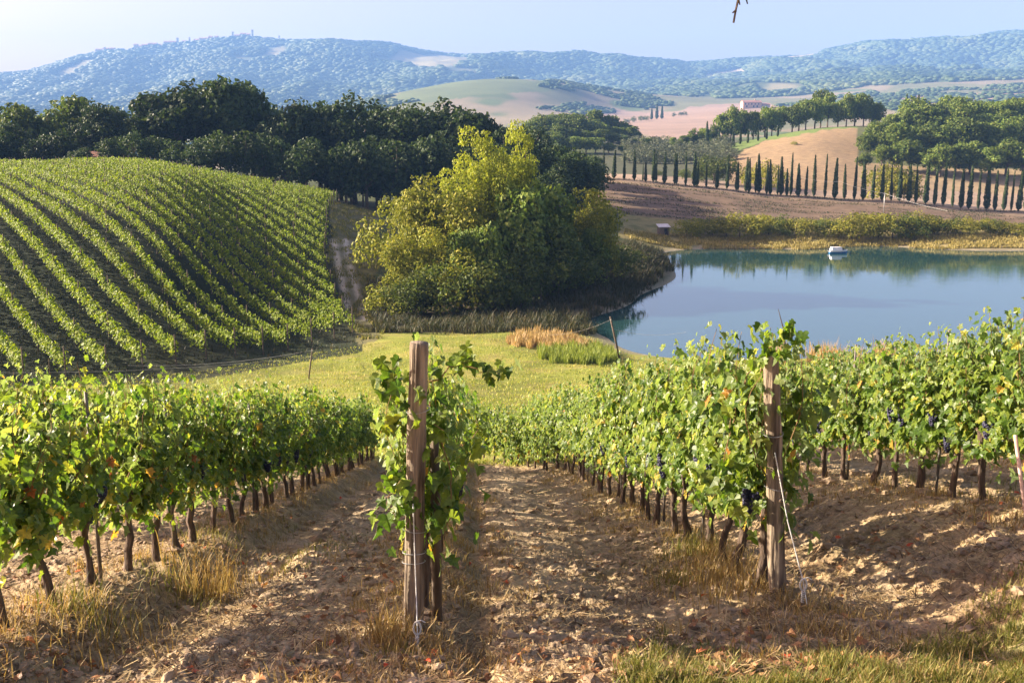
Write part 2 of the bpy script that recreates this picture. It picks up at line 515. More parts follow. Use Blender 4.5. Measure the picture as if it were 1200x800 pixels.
    put(wgt(inpoly(jx, jy, [(1000, 128), (1040, 112), (1215, 106), (1215, 118)]) & (yv > 700) & (yv < 2300)), (0.28, 0.195, 0.135))
    put(wgt(inpoly(jx, jy, [(462, 118), (475, 100), (560, 91), (640, 93), (655, 106), (560, 112), (500, 122)]) & (yv > 1200) & (yv < 2300)), (0.12, 0.145, 0.06))
    # forested mountains with a few clearings
    mt = sst(2100, 2500, yv)
    put(mt, (0.065, 0.085, 0.038))
    mn = fbm(x / 500 + 2, yv / 900 + 9, 4)
    put(mt * sst(0.55, 0.75, mn), (0.24, 0.21, 0.11))
    for poly in ([(785, 70), (850, 62), (975, 57), (960, 66), (880, 70), (800, 76)], [(820, 88), (870, 80), (880, 86), (830, 92)], [(1140, 98), (1215, 92), (1215, 104), (1150, 106)]):
        put(wgt(inpoly(jx, jy, poly) & (yv > 2300)), (0.34, 0.27, 0.16))
    mud = np.exp(-((z - LAKE_Z) / 0.3) ** 2) * wgt((yv > 70) & (yv < 160) & (x > 4))
    put(mud * 0.85, (0.27, 0.235, 0.165))
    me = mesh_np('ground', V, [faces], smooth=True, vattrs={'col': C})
    m, nt, out = new_mat('ground_material')
    at = N(nt, 'ShaderNodeAttribute', attribute_name='col')
    geo = N(nt, 'ShaderNodeNewGeometry')
    tc = N(nt, 'ShaderNodeTexCoord')
    def nz(scale, detail=6):
        n = N(nt, 'ShaderNodeTexNoise'); n.inputs['Scale'].default_value = scale; n.inputs['Detail'].default_value = detail
        nt.links.new(tc.outputs['Object'], n.inputs[0]); return n.outputs[0]
    def mul(col, fac, lo, hi):
        mr = N(nt, 'ShaderNodeMapRange'); mr.inputs[1].default_value = 0.3; mr.inputs[2].default_value = 0.7
        mr.inputs[3].default_value = lo; mr.inputs[4].default_value = hi
        nt.links.new(fac, mr.inputs[0])
        x = N(nt, 'ShaderNodeMix', data_type='RGBA', blend_type='MULTIPLY'); x.inputs[0].default_value = 1
        nt.links.new(col, x.inputs[6]); nt.links.new(mr.outputs[0], x.inputs[7]); return x.outputs[2]
    c = mul(at.outputs['Color'], nz(9.0), 0.72, 1.25)
    c = mul(c, nz(0.6), 0.82, 1.18)
    c = mul(c, nz(0.012, 8), 0.85, 1.15)
    c = mul(c, nz(42.0, 3), 0.8, 1.2)
    p = N(nt, 'ShaderNodeBsdfPrincipled'); p.inputs['Roughness'].default_value = 0.95; p.inputs['Specular IOR Level'].default_value = 0.15
    nt.links.new(c, p.inputs['Base Color'])
    b = N(nt, 'ShaderNodeBump'); b.inputs['Strength'].default_value = 0.9; b.inputs['Distance'].default_value = 0.06
    nt.links.new(nz(14.0, 8), b.inputs['Height'])
    nt.links.new(b.outputs[0], p.inputs['Normal'])
    nt.links.new(p.outputs[0], out.inputs[0])
    me.materials.append(m)
    g = link('ground', me)
    tag(g, kind='structure')
    return g, V

GROUND, GV = build_ground()

# lake
def build_lake():
    nx, ny = 2, 2
    V = np.array([(2, 66, LAKE_Z), (190, 66, LAKE_Z), (190, 150, LAKE_Z), (2, 150, LAKE_Z)])
    me = mesh_np('lake_water', V, [np.array([[0, 1, 2, 3]])])
    m, nt, out = new_mat('lake_water')
    tc = N(nt, 'ShaderNodeTexCoord')
    p = N(nt, 'ShaderNodeBsdfPrincipled')
    p.inputs['Base Color'].default_value = (0.02, 0.06, 0.062, 1)
    p.inputs['Roughness'].default_value = 0.03
    p.inputs['IOR'].default_value = 3.4
    mp = N(nt, 'ShaderNodeMapping'); mp.inputs['Scale'].default_value = (0.35, 1.3, 1)
    nt.links.new(tc.outputs['Object'], mp.inputs[0])
    n = N(nt, 'ShaderNodeTexNoise'); n.inputs['Scale'].default_value = 1.4; n.inputs['Detail'].default_value = 3
    nt.links.new(mp.outputs[0], n.inputs[0])
    b = N(nt, 'ShaderNodeBump'); b.inputs['Strength'].default_value = 0.06; b.inputs['Distance'].default_value = 0.08
    nt.links.new(n.outputs[0], b.inputs['Height']); nt.links.new(b.outputs[0], p.inputs['Normal'])
    nt.links.new(p.outputs[0], out.inputs[0])
    me.materials.append(m)
    tag(link('lake_water', me), kind='structure')
build_lake()

# ------------------------------------------------------------------ haze between here and the mountains
def build_haze():
    zmin = float(GV[:, 2].min()) - 1.0
    zmax = float(max(GV[:, 2].max() + 40, 60))
    ymax = float(GV[:, 1].max()) + 60; xm = float(np.abs(GV[:, 0]).max()) + 60
    x0, x1, y0, y1 = -xm, xm, -40.0, ymax
    V = [(x0, y0, zmin), (x1, y0, zmin), (x1, y1, zmin), (x0, y1, zmin), (x0, y0, zmax), (x1, y0, zmax), (x1, y1, zmax), (x0, y1, zmax)]
    Fc = np.array([(0, 3, 2, 1), (4, 5, 6, 7), (0, 1, 5, 4), (1, 2, 6, 5), (2, 3, 7, 6), (3, 0, 4, 7)])
    me = mesh_np('haze', V, [Fc])
    m, nt, out = new_mat('haze')
    v = N(nt, 'ShaderNodeVolumePrincipled')
    v.inputs['Color'].default_value = (0.24, 0.48, 1.0, 1)
    v.inputs['Density'].default_value = 0.000165
    v.inputs['Anisotropy'].default_value = 0.0
    nt.links.new(v.outputs[0], out.inputs['Volume'])
    me.materials.append(m)
    tag(link('haze', me), kind='stuff')
build_haze()

# ------------------------------------------------------------------ geometry builders
def tube(path, radii, n=8, cap=True, wob=0.0, seed=0):
    path = np.asarray(path, float); radii = np.broadcast_to(np.asarray(radii, float), (len(path),))
    d = np.gradient(path, axis=0); d /= np.linalg.norm(d, axis=1)[:, None] + 1e-9
    ref = np.array([1.0, 0, 0]) if abs(d[:, 0]).mean() < 0.8 else np.array([0, 1.0, 0])
    a = np.cross(d, ref); a /= np.linalg.norm(a, axis=1)[:, None] + 1e-9
    b = np.cross(d, a)
    th = np.linspace(0, 2 * np.pi, n, endpoint=False)
    r = radii[:, None] * np.ones(n)[None]
    if wob:
        r = r * (1 + wob * perlin(th[None] * 3 + seed * 3.7, path[:, 2:3] * 2.5 + seed) + wob * 0.8 * perlin(th[None] * 9.0 + seed, path[:, 2:3] * 0.8))
    V = path[:, None] + r[..., None] * (np.cos(th)[None, :, None] * a[:, None] + np.sin(th)[None, :, None] * b[:, None])
    m = len(path)
    idx = np.arange(m * n).reshape(m, n)
    q = np.stack([idx[:-1], np.roll(idx[:-1], -1, 1), np.roll(idx[1:], -1, 1), idx[1:]], -1).reshape(-1, 4)
    V = V.reshape(-1, 3)
    tris = np.zeros((0, 3), int)
    if cap:
        V = np.concatenate([V, path[:1], path[-1:]])
        i0, i1 = m * n, m * n + 1
        t0 = np.stack([np.full(n, i0), np.roll(idx[0], -1), idx[0]], -1)
        t1 = np.stack([np.full(n, i1), idx[-1], np.roll(idx[-1], -1)], -1)
        tris = np.concatenate([t0, t1])
    return V, q, tris

class Geo:
    def __init__(s): s.V = []; s.Q = []; s.T = []; s.n = 0; s.vq = []; s.vt = []
    def add(s, V, Q=None, T=None, v=0.5):
        s.V.append(np.asarray(V, float))
        if Q is not None and len(Q):
            s.Q.append(np.asarray(Q) + s.n); s.vq.append(np.broadcast_to(v, (len(Q),)))
        if T is not None and len(T):
            s.T.append(np.asarray(T) + s.n); s.vt.append(np.broadcast_to(v, (len(T),)))
        s.n += len(V); return s
    def tube(s, path, radii, n=8, cap=True, wob=0.0, seed=0, v=0.5):
        V, q, t = tube(path, radii, n, cap, wob, seed); return s.add(V, q, t, v)
    def box(s, c, size, R=None, taper=1.0):
        c = np.array(c, float); h = np.array(size, float) / 2
        V = np.array([(x, y, z) for z in (-1, 1) for x, y in ((-1, -1), (1, -1), (1, 1), (-1, 1))], float)
        V[4:, :2] *= taper
        V = V * h
        if R is not None: V = V @ np.array(R).T
        Q = [(0, 3, 2, 1), (4, 5, 6, 7), (0, 1, 5, 4), (1, 2, 6, 5), (2, 3, 7, 6), (3, 0, 4, 7)]
        return s.add(V + c, Q)
    def mesh(s, name, mat, smooth=False):
        fl = []; v = []
        if s.Q: fl.append(np.concatenate(s.Q)); v.append(np.concatenate(s.vq))
        if s.T: fl.append(np.concatenate(s.T)); v.append(np.concatenate(s.vt))
        return mesh_np(name, np.concatenate(s.V), fl, attrs={'v': np.concatenate(v)}, smooth=smooth, mats=[mat])

def norm(v):
    return v / (np.linalg.norm(v, axis=-1, keepdims=True) + 1e-9)

# a five-lobed vine leaf, petiole at the origin, tip along +v
_half = [(0.16, -0.13), (0.40, -0.10), (0.50, 0.10), (0.36, 0.24), (0.56, 0.50), (0.28, 0.58), (0.17, 0.82)]
LEAF = np.array([(0, 0.30)] + [(0, 0.0)] + _half + [(0, 1.02)] + [(-a, b) for a, b in _half[::-1]])
_nb = len(LEAF) - 1
LEAF_T = np.array([(0, 1 + i, 1 + (i + 1) % _nb) for i in range(_nb)])
def vine_leaves(c, nrm, tip, size, r):
    n = len(c)
    nrm = norm(nrm); tip = norm(tip - nrm * np.sum(tip * nrm, 1, keepdims=True))
    side = np.cross(tip, nrm)
    curl = r.uniform(-0.1, 0.85, n); fold = r.uniform(0.0, 0.75, n)
    u = LEAF[:, 0]; v = LEAF[:, 1] - 0.3
    zz = fold[:, None] * np.abs(u)[None] * 0.8 - curl[:, None] * (v[None] ** 2) + 0.09 * np.sin(u * 9 + 1)[None] * r.uniform(-1, 1, (n, 1))
    V = c[:, None] + size[:, None, None] * (u[None, :, None] * side[:, None] + v[None, :, None] * tip[:, None] + zz[..., None] * nrm[:, None])
    T = (LEAF_T[None] + (np.arange(n) * len(LEAF))[:, None, None]).reshape(-1, 3)
    return V.reshape(-1, 3), T

def cards(c, nrm, size, r, asp=0.6, bend=0.25):
    """small bent leaf sprays of two quads each"""
    n = len(c)
    nrm = norm(nrm); t = norm(r.normal(size=(n, 3))); t = norm(t - nrm * np.sum(t * nrm, 1, keepdims=True)); s = np.cross(t, nrm)
    uv = np.array([(-1, -0.55), (0, -1), (1, -0.4), (1, 0.5), (0.1, 1), (-1, 0.45)], float)
    z = np.array([-1, 0.4, -1, -1, 0.4, -1]) * bend
    uv = uv[None] * (1 + 0.35 * r.uniform(-1, 1, (n, 6, 1)))
    V = c[:, None] + 0.5 * size[:, None, None] * (uv[..., :1] * t[:, None] + asp * uv[..., 1:] * s[:, None] + z[None, :, None] * nrm[:, None])
    q = np.array([(0, 1, 4, 5), (1, 2, 3, 4)])
    Q = (q[None] + (np.arange(n) * 6)[:, None, None]).reshape(-1, 4)
    return V.reshape(-1, 3), Q

def blades(c, h, r, lean=0.35, width=0.012):
    n = len(c)
    az = r.uniform(0, 2 * np.pi, n); L = np.stack([np.cos(az), np.sin(az), 0 * az], 1) * (lean * r.uniform(0.2, 1.3, n) * h)[:, None]
    w = np.stack([-np.sin(az + r.normal(0, .6, n)), np.cos(az), 0 * az], 1) * width * r.uniform(0.6, 1.4, (n, 1))
    up = np.stack([0 * h, 0 * h, h], 1)
    V = np.stack([c - w, c + w, c + 0.55 * up + 0.35 * L + 0.75 * w, c + 0.55 * up + 0.35 * L - 0.75 * w, c + up * 0.95 + L], 1)
    b = (np.arange(n) * 5)[:, None]
    return V.reshape(-1, 3), b + np.array([[0, 1, 2, 3]]), b + np.array([[3, 2, 4]])

_t = (1 + 5 ** 0.5) / 2
ICO_V = norm(np.array([(-1, _t, 0), (1, _t, 0), (-1, -_t, 0), (1, -_t, 0), (0, -1, _t), (0, 1, _t), (0, -1, -_t), (0, 1, -_t), (_t, 0, -1), (_t, 0, 1), (-_t, 0, -1), (-_t, 0, 1)], float))
ICO_F = np.array([(0, 11, 5), (0, 5, 1), (0, 1, 7), (0, 7, 10), (0, 10, 11), (1, 5, 9), (5, 11, 4), (11, 10, 2), (10, 7, 6), (7, 1, 8), (3, 9, 4), (3, 4, 2), (3, 2, 6), (3, 6, 8), (3, 8, 9), (4, 9, 5), (2, 4, 11), (6, 2, 10), (8, 6, 7), (9, 8, 1)])
def ico_sub(V, Fc):
    V = list(map(tuple, V)); cache = {}; out = []
    def mid(a, b):
        k = (min(a, b), max(a, b))
        if k not in cache:
            p = np.array(V[a]) + np.array(V[b]); p /= np.linalg.norm(p); V.append(tuple(p)); cache[k] = len(V) - 1
        return cache[k]
    for a, b, c in Fc:
        ab, bc, ca = mid(a, b), mid(b, c), mid(c, a); out += [(a, ab, ca), (b, bc, ab), (c, ca, bc), (ab, bc, ca)]
    return np.array(V), np.array(out)
ICO2_V, ICO2_F = ico_sub(ICO_V, ICO_F)

def lumps(c, rad, r, squash=0.7, sub=False, rough=0.3):
    BV, BF = (ICO2_V, ICO2_F) if sub else (ICO_V, ICO_F)
    n = len(c); k = len(BV)
    az = r.uniform(0, 6.28, n); ca, sa = np.cos(az), np.sin(az)
    B = BV[None] * (1 + rough * r.normal(size=(n, k, 1)))
    x = B[..., 0] * ca[:, None] - B[..., 1] * sa[:, None]; y = B[..., 0] * sa[:, None] + B[..., 1] * ca[:, None]
    asp = r.uniform(0.7, 1.3, (n, 1))
    V = np.stack([x * asp, y / asp, B[..., 2] * squash], -1) * np.asarray(rad)[:, None, None] + c[:, None]
    T = (BF[None] + (np.arange(n) * k)[:, None, None]).reshape(-1, 3)
    return V.reshape(-1, 3), T

# ------------------------------------------------------------------ materials
M_VINE = leaf_mat('vine_leaf', [(0.0, (0.05, 0.10, 0.014)), (0.45, (0.10, 0.165, 0.02)), (0.85, (0.19, 0.235, 0.03)), (0.955, (0.40, 0.33, 0.05)), (0.985, (0.50, 0.24, 0.05)), (1.0, (0.35, 0.08, 0.03))], trans=0.47, rough=0.42, obj_var=0.12, spec=0.4, under=0.5)
M_HILLVINE = leaf_mat('hill_vine_leaf', [(0.0, (0.11, 0.165, 0.012)), (0.6, (0.18, 0.23, 0.014)), (1.0, (0.26, 0.28, 0.02))], trans=0.38, obj_var=0.08)
M_OAK = leaf_mat('oak_leaf', [(0.0, (0.030, 0.052, 0.018)), (0.6, (0.048, 0.075, 0.022)), (1.0, (0.085, 0.11, 0.03))], trans=0.22, obj_var=0.3)
M_WOOD = leaf_mat('wood_leaf', [(0.0, (0.07, 0.11, 0.022)), (0.6, (0.12, 0.165, 0.032)), (1.0, (0.20, 0.22, 0.045))], trans=0.25, obj_var=0.3)
M_POPLAR = leaf_mat('poplar_leaf', [(0.0, (0.19, 0.235, 0.024)), (0.6, (0.31, 0.335, 0.032)), (1.0, (0.43, 0.43, 0.05))], trans=0.3, obj_var=0.1)
M_GOLD = leaf_mat('golden_leaf', [(0.0, (0.11, 0.135, 0.018)), (0.6, (0.23, 0.24, 0.028)), (1.0, (0.40, 0.36, 0.05))], trans=0.2, obj_var=0.2)
M_SHRUB = leaf_mat('shrub_leaf', [(0.0, (0.055, 0.08, 0.02)), (0.6, (0.085, 0.11, 0.025)), (1.0, (0.15, 0.16, 0.035))], trans=0.3, obj_var=0.25)
M_YSHRUB = leaf_mat('yellow_shrub_leaf', [(0.0, (0.12, 0.13, 0.022)), (0.6, (0.20, 0.195, 0.03)), (1.0, (0.30, 0.26, 0.045))], trans=0.33, obj_var=0.3)
M_CYPRESS = leaf_mat('cypress_leaf', [(0.0, (0.022, 0.04, 0.014)), (0.6, (0.036, 0.058, 0.018)), (1.0, (0.07, 0.095, 0.028))], trans=0.12, obj_var=0.2)
M_OLIVE = leaf_mat('olive_leaf', [(0.0, (0.085, 0.10, 0.06)), (1.0, (0.16, 0.175, 0.115))], trans=0.2, obj_var=0.15)
M_BARK = noise_mat('bark', (0.06, 0.043, 0.03), (0.15, 0.115, 0.085), scale=14, stretch=(1, 1, 0.25), bump=0.8)
M_VTRUNK = noise_mat('vine_bark', (0.045, 0.03, 0.022), (0.15, 0.105, 0.075), scale=30, stretch=(1, 1, 0.2), bump=1.0, bscale=60)
M_CANE = noise_mat('vine_cane', (0.16, 0.09, 0.04), (0.24, 0.16, 0.07), scale=20, bump=0.2)
M_POST = noise_mat('post_wood', (0.065, 0.047, 0.034), (0.34, 0.265, 0.19), scale=26, stretch=(1, 1, 0.07), bump=1.0, bscale=46)
M_GRAPE = noise_mat('grape_skin', (0.012, 0.012, 0.035), (0.045, 0.045, 0.09), scale=40, rough=0.45, bump=0)
M_STEEL = noise_mat('galvanised_steel', (0.28, 0.28, 0.28), (0.42, 0.42, 0.41), scale=30, rough=0.5, bump=0.1, metal=0.6)
M_STAKE = noise_mat('dark_stake', (0.10, 0.09, 0.08), (0.2, 0.18, 0.16), scale=30, rough=0.6, bump=0.1, metal=0.3)
M_CORD = noise_mat('pale_cord', (0.5, 0.49, 0.46), (0.66, 0.65, 0.62), scale=60, rough=0.7, bump=0.3)
M_CLOD = noise_mat('soil_clod', (0.19, 0.13, 0.08), (0.37, 0.27, 0.17), scale=5, bump=0.6, bscale=40)
M_STONE = noise_mat('pale_stone_wall', (0.42, 0.34, 0.26), (0.55, 0.46, 0.36), scale=1.2, bump=0.3)
M_BRICK = noise_mat('warm_stone_wall', (0.42, 0.25, 0.16), (0.55, 0.36, 0.24), scale=1.2, bump=0.3)
M_ROOF = noise_mat('terracotta_roof', (0.30, 0.14, 0.09), (0.42, 0.22, 0.15), scale=3, bump=0.4, stretch=(1, 6, 1))
M_DARK = noise_mat('dark_opening', (0.02, 0.02, 0.025), (0.04, 0.04, 0.05), scale=3, bump=0)
M_WHITE = noise_mat('white_paint', (0.72, 0.72, 0.72), (0.82, 0.82, 0.81), scale=4, rough=0.4, bump=0.05)
M_BLUE = noise_mat('blue_paint', (0.03, 0.13, 0.30), (0.05, 0.18, 0.38), scale=4, rough=0.4, bump=0.05)
M_RUBBER = noise_mat('dark_motor', (0.02, 0.02, 0.02), (0.05, 0.05, 0.05), scale=6, rough=0.5, bump=0.05)

def blade_mat(name, stops, trans=0.3):
    return leaf_mat(name, stops, trans=trans, rough=0.6, tint=(1.1, 1.1, 0.7), obj_var=0.0, spec=0.25)
M_DRYGRASS = blade_mat('dry_grass', [(0.0, (0.21, 0.125, 0.04)), (0.6, (0.33, 0.225, 0.085)), (1.0, (0.42, 0.32, 0.16))])
M_GREENGRASS = blade_mat('green_grass', [(0.0, (0.085, 0.11, 0.02)), (0.55, (0.17, 0.165, 0.035)), (1.0, (0.30, 0.24, 0.08))])
M_MEADOW = blade_mat('meadow_grass', [(0.0, (0.165, 0.22, 0.03)), (0.6, (0.29, 0.305, 0.052)), (1.0, (0.44, 0.39, 0.12))])
M_STRAW = blade_mat('straw', [(0.0, (0.09, 0.05, 0.025)), (0.45, (0.22, 0.14, 0.06)), (1.0, (0.46, 0.34, 0.17))], 0.1)
M_GREENREED = blade_mat('green_reed', [(0.0, (0.12, 0.17, 0.025)), (1.0, (0.26, 0.30, 0.05))])
M_FARGRASS = blade_mat('far_bank_grass', [(0.0, (0.20, 0.165, 0.05)), (0.6, (0.33, 0.275, 0.085)), (1.0, (0.45, 0.37, 0.16))])
M_REED = blade_mat('dry_reed', [(0.0, (0.27, 0.17, 0.06)), (1.0, (0.46, 0.34, 0.17))])
M_BRUSH = blade_mat('bank_brush', [(0.0, (0.03, 0.042, 0.015)), (0.6, (0.05, 0.052, 0.022)), (1.0, (0.09, 0.072, 0.036))])
M_LITTER = leaf_mat('fallen_leaf', [(0.0, (0.16, 0.08, 0.04)), (0.6, (0.30, 0.15, 0.07)), (0.85, (0.42, 0.30, 0.14)), (0.97, (0.5, 0.12, 0.04)), (1.0, (0.5, 0.07, 0.03))], trans=0.1, obj_var=0)

# ------------------------------------------------------------------ the near vineyard
def vine_variant(seed, nsh=15, top=2.0, density=1.12, spread=0.15, half=0.54):
    r = np.random.default_rng(seed)
    # trunk with two short arms along the wire
    g = Geo()
    hz = 0.80 + r.uniform(-0.06, 0.06)
    zz = np.linspace(-0.08, hz, 9)
    bx = r.normal(0, 0.02, 9).cumsum() * 0.8; by = r.normal(0, 0.018, 9).cumsum() * 0.8
    bx -= bx[1]; by -= by[1]
    rad = np.interp(zz, [-0.1, 0.02, 0.15, 0.6, hz], [0.05, 0.043, 0.033, 0.029, 0.036]) * r.uniform(0.85, 1.2)
    g.tube(np.stack([bx, by, zz], 1), rad, 8, wob=0.5, seed=seed)
    hx, hy = bx[-1], by[-1]
    for sgn in (-1, 1):
        L = r.uniform(0.32, 0.46)
        tt = np.linspace(0, 1, 6)
        g.tube(np.stack([hx + sgn * L * tt, hy * (1 - tt) + r.normal(0, 0.008, 6), hz - 0.02 + 0.06 * tt * (1 - 0.4 * tt) + r.normal(0, 0.008, 6)], 1), np.linspace(0.026, 0.013, 6), 6, wob=0.4, seed=seed + 3)
    trunk = g.mesh('vine_trunk', M_VTRUNK, smooth=True)
    # shoots
    cg = Geo(); C = []; Nn = []; Tp = []; S = []
    for k in range(nsh):
        x0 = r.uniform(-half, half); y0 = r.normal(0, 0.03)
        zt = top + r.normal(0, 0.13)
        side = r.choice([-1, 1]); dx = r.normal(0, 0.16); dy = side * abs(r.normal(0, spread))
        m = 9; t = np.linspace(0, 1, m)
        flop = r.uniform(0, 0.25) if r.random() < 0.3 else 0.0
        px = x0 + dx * t + 0.03 * np.sin(t * 7 + r.uniform(0, 6))
        py = y0 + dy * np.sin(t * 2.2) + 0.02 * np.sin(t * 9 + r.uniform(0, 6)) + side * flop * t ** 3
        pz = 0.84 + (zt - 0.84) * t - flop * 0.8 * t ** 3
        path = np.stack([px, py, pz], 1)
        cg.tube(path, np.linspace(0.006, 0.002, m), 4, cap=False)
        nn = int(13 * density * r.uniform(0.8, 1.2))
        for a in np.linspace(0.02, 1.0, nn):
            p = np.array([np.interp(a, t, path[:, i]) for i in range(3)])
            for q in range(3 if r.random() < 0.75 else 4):
                sd = r.choice([-1, 1])
                off = np.array([r.normal(0, 0.07), sd * abs(r.normal(0.07, 0.05)), r.normal(0.0, 0.05)])
                C.append(p + off)
                Nn.append(np.array([r.normal(0, 0.45), sd * 0.85, r.normal(0.45, 0.35)]))
                Tp.append(np.array([r.normal(0, 0.5), sd * 0.35, r.normal(-0.85, 0.4)]))
                S.append(r.uniform(0.055, 0.112) * (1 - 0.25 * max(0, a - 0.7) / 0.3))
    # skirt of leaves hanging below the arms
    for k in range(int(95 * density)):
        sd = r.choice([-1, 1])
        C.append(np.array([r.uniform(-half, half), sd * abs(r.normal(0.08, 0.07)), r.triangular(0.46, 0.82, 1.0)]))
        Nn.append(np.array([r.normal(0, 0.5), sd * 0.9, r.normal(0.3, 0.35)]))
        Tp.append(np.array([r.normal(0, 0.5), sd * 0.2, -0.9]))
        S.append(r.uniform(0.07, 0.12))
    C = np.array(C); V, T = vine_leaves(C, np.array(Nn), np.array(Tp), np.array(S), r)
    v = r.uniform(0, 0.93, len(C))
    low = C[:, 2] < 1.05
    v = np.where(low & (r.random(len(C)) < 0.06), r.uniform(0.93, 1, len(C)), v)
    v = np.where(~low & (r.random(len(C)) < 0.012), r.uniform(0.92, 0.985, len(C)), v)
    fol = mesh_np('vine_foliage', V, [T], attrs={'v': np.repeat(v, len(LEAF_T))}, mats=[M_VINE])
    canes = cg.mesh('vine_canes', M_CANE)
    return trunk, fol, canes

VINES = [vine_variant(100 + i, top=1.74 + 0.05 * math.sin(i * 2.1)) for i in range(9)]
VINE_THIN = [vine_variant(300 + i, nsh=8, top=1.62, density=0.95, spread=0.2) for i in range(3)]
VINE_TALL = [vine_variant(330 + i, nsh=12, top=1.92, density=1.1, spread=0.22, half=0.46) for i in range(2)]

def grape_variant(seed):
    r = np.random.default_rng(seed)
    C = []
    L = r.uniform(0.12, 0.16)
    for k in range(84):
        t = r.random() ** 0.8
        rad = 0.042 * (1 - t) ** 0.6 + 0.006
        a = r.uniform(0, 6.28)
        C.append((rad * math.cos(a), rad * math.sin(a), -t * L))
    V, T = lumps(np.array(C), np.full(84, 0.0125), r, squash=1, sub=True, rough=0)
    g = Geo().add(V, T=T, v=0.5)
    return g.mesh('grape_cluster', M_GRAPE, smooth=True)
GRAPES = [grape_variant(50 + i) for i in range(3)]

ROW_ANG = math.atan2(1.0, ROWDX)             # direction along the rows
def row_pt(u, Y):
    if u > 2 and u < 3: u = u - 0.021 * max(Y - 22, 0) ** 2     # this row swings left at its lower end
    return u + ROWDX * Y, Y
ROW_INFO = {0: 'in the row farthest to the left', 1: 'in the left-hand row beside the rutted track', 2: 'in the middle row behind the grey wooden post', 3: 'in the row behind the right-hand wooden post', 4: 'in the row standing on the bank at the right', 5: 'in the farthest row on the right'}
ROW_VINE = {0: 'of the row farthest left', 1: 'of the left row beside the track', 2: 'of the middle row behind its post', 3: 'of the right row behind the brown post', 4: 'of the row on the right bank', 5: 'of the farthest right row'}
ROW_FROM = {0: 'from its near end', 1: 'from its near end', 2: 'from the post', 3: 'from the post', 4: 'from its near end', 5: 'from its near end'}
ROW_START = {0: 12.5, 1: 6.25, 2: 7.05, 3: 7.75, 4: 8.9, 5: 9.5}
ROW_END = {0: 33, 1: 31, 2: 27, 3: 32, 4: 31, 5: 28}
VSP = 0.76
vine_count = 0
for ri, u in enumerate(ROWS_U):
    Y = ROW_START[ri]; k = 0
    while Y < ROW_END[ri]:
        r = random.Random(ri * 100 + k)
        x, y = row_pt(u + r.gauss(0, 0.03), Y)
        pool = VINES
        if ri == 1 and (k in (0, 2, 3, 5) or k % 5 == 3): pool = VINE_THIN
        if ri == 2 and k >= 1: pool = VINE_THIN
        tr, fo, ca = pool[r.randrange(len(pool))]
        z = float(Hg(x, y)[0]) - 0.03
        t = thing('grapevine', 'grapevine %s, %s %s' % (ROW_VINE[ri], nth(k), ROW_FROM[ri]), 'grapevine', (x, y, z), ROW_ANG + (math.pi if r.random() < 0.5 else 0) + r.gauss(0, 0.04), 'grapevines in the near vineyard rows')
        sc = r.uniform(0.95, 1.06)
        if ri == 1: sc *= 0.93 if k > 1 else 0.86
        if ri == 4: sc *= 0.90
        if ri == 3: sc *= 1.06
        if ri == 3 and Y > 23:
            t.location.z -= min(0.32, (Y - 23) * 0.08); sc *= 1.08
        t.scale = (1, r.uniform(0.9, 1.15), sc)
        link('trunk', tr, t); link('foliage', fo, t)
        if Y < 20: link('canes', ca, t)
        if Y < 19:
            for q in range(r.choice([1, 2, 2, 3])):
                link('grape_cluster', GRAPES[r.randrange(3)], t, (r.uniform(-0.42, 0.42), r.choice([-1, 1]) * r.uniform(0.05, 0.2), r.uniform(0.78, 1.02)), (r.uniform(-.2, .2), 0, r.uniform(0, 6)), r.uniform(0.85, 1.2))
        if ri == 2 and k < 4: t.scale = (t.scale[0], t.scale[1] * 0.72, t.scale[2] * 0.97)
        vine_count += 1
        k += 1
        Y += VSP * r.uniform(0.9, 1.1)

# end posts
def end_post(name, label, base_px, top_px, u, Yb, rad, seed):
    s0, _ = ray(*base_px)
    xb = s0 * Yb; zb = float(Hg(xb, Yb)[0])
    tp = pix(top_px[0], top_px[1], Yb)
    g = Geo()
    n = 60
    t = np.linspace(0, 1, n)
    base = np.array([xb, Yb, zb - 0.25]); top = np.array([tp.x, tp.y, tp.z])
    path = base + (top - base) * t[:, None]
    path[:, 0] += 0.006 * np.sin(t * 5 + seed); path[:, 1] += 0.005 * np.sin(t * 4)
    rr = rad * np.interp(t, [0, 0.12, 0.4, 0.985, 1], [1.16, 1.1, 1.0, 0.95, 0.90])
    th = np.linspace(0, 2 * np.pi, 40, endpoint=False)
    V, q, tr = tube(path - base, rr, 40)
    ring = V[:n * 40].reshape(n, 40, 3)
    cen = (path - base)[:, None]
    gro = perlin(th[None] * 4.2 + seed * 3.1 + 0 * t[:, None], t[:, None] * 2.2 + 0 * th[None]) * 0.15 + np.abs(perlin(th[None] * 9 + seed, t[:, None] * 4.0 + 0 * th[None])) * -0.20
    ring = cen + (ring - cen) * (1 + gro[..., None])
    V[:n * 40] = ring.reshape(-1, 3)
    g.add(V, q, tr)
    o = thing(name, label, 'post', tuple(base))
    link('shaft', g.mesh('post_shaft', M_POST, smooth=True), o)
    return o, base, top
P2, p2b, p2t = end_post('vineyard_post', 'thick weathered grey-brown wooden post at the head of the middle vine row', (481, 746), (492, 401), -0.39, 6.5, 0.066, 1)
P3, p3b, p3t = end_post('vineyard_post', 'thick brown wooden post standing before the right-hand vine row', (914, 722), (902, 416), 2.34, 7.35, 0.064, 4)
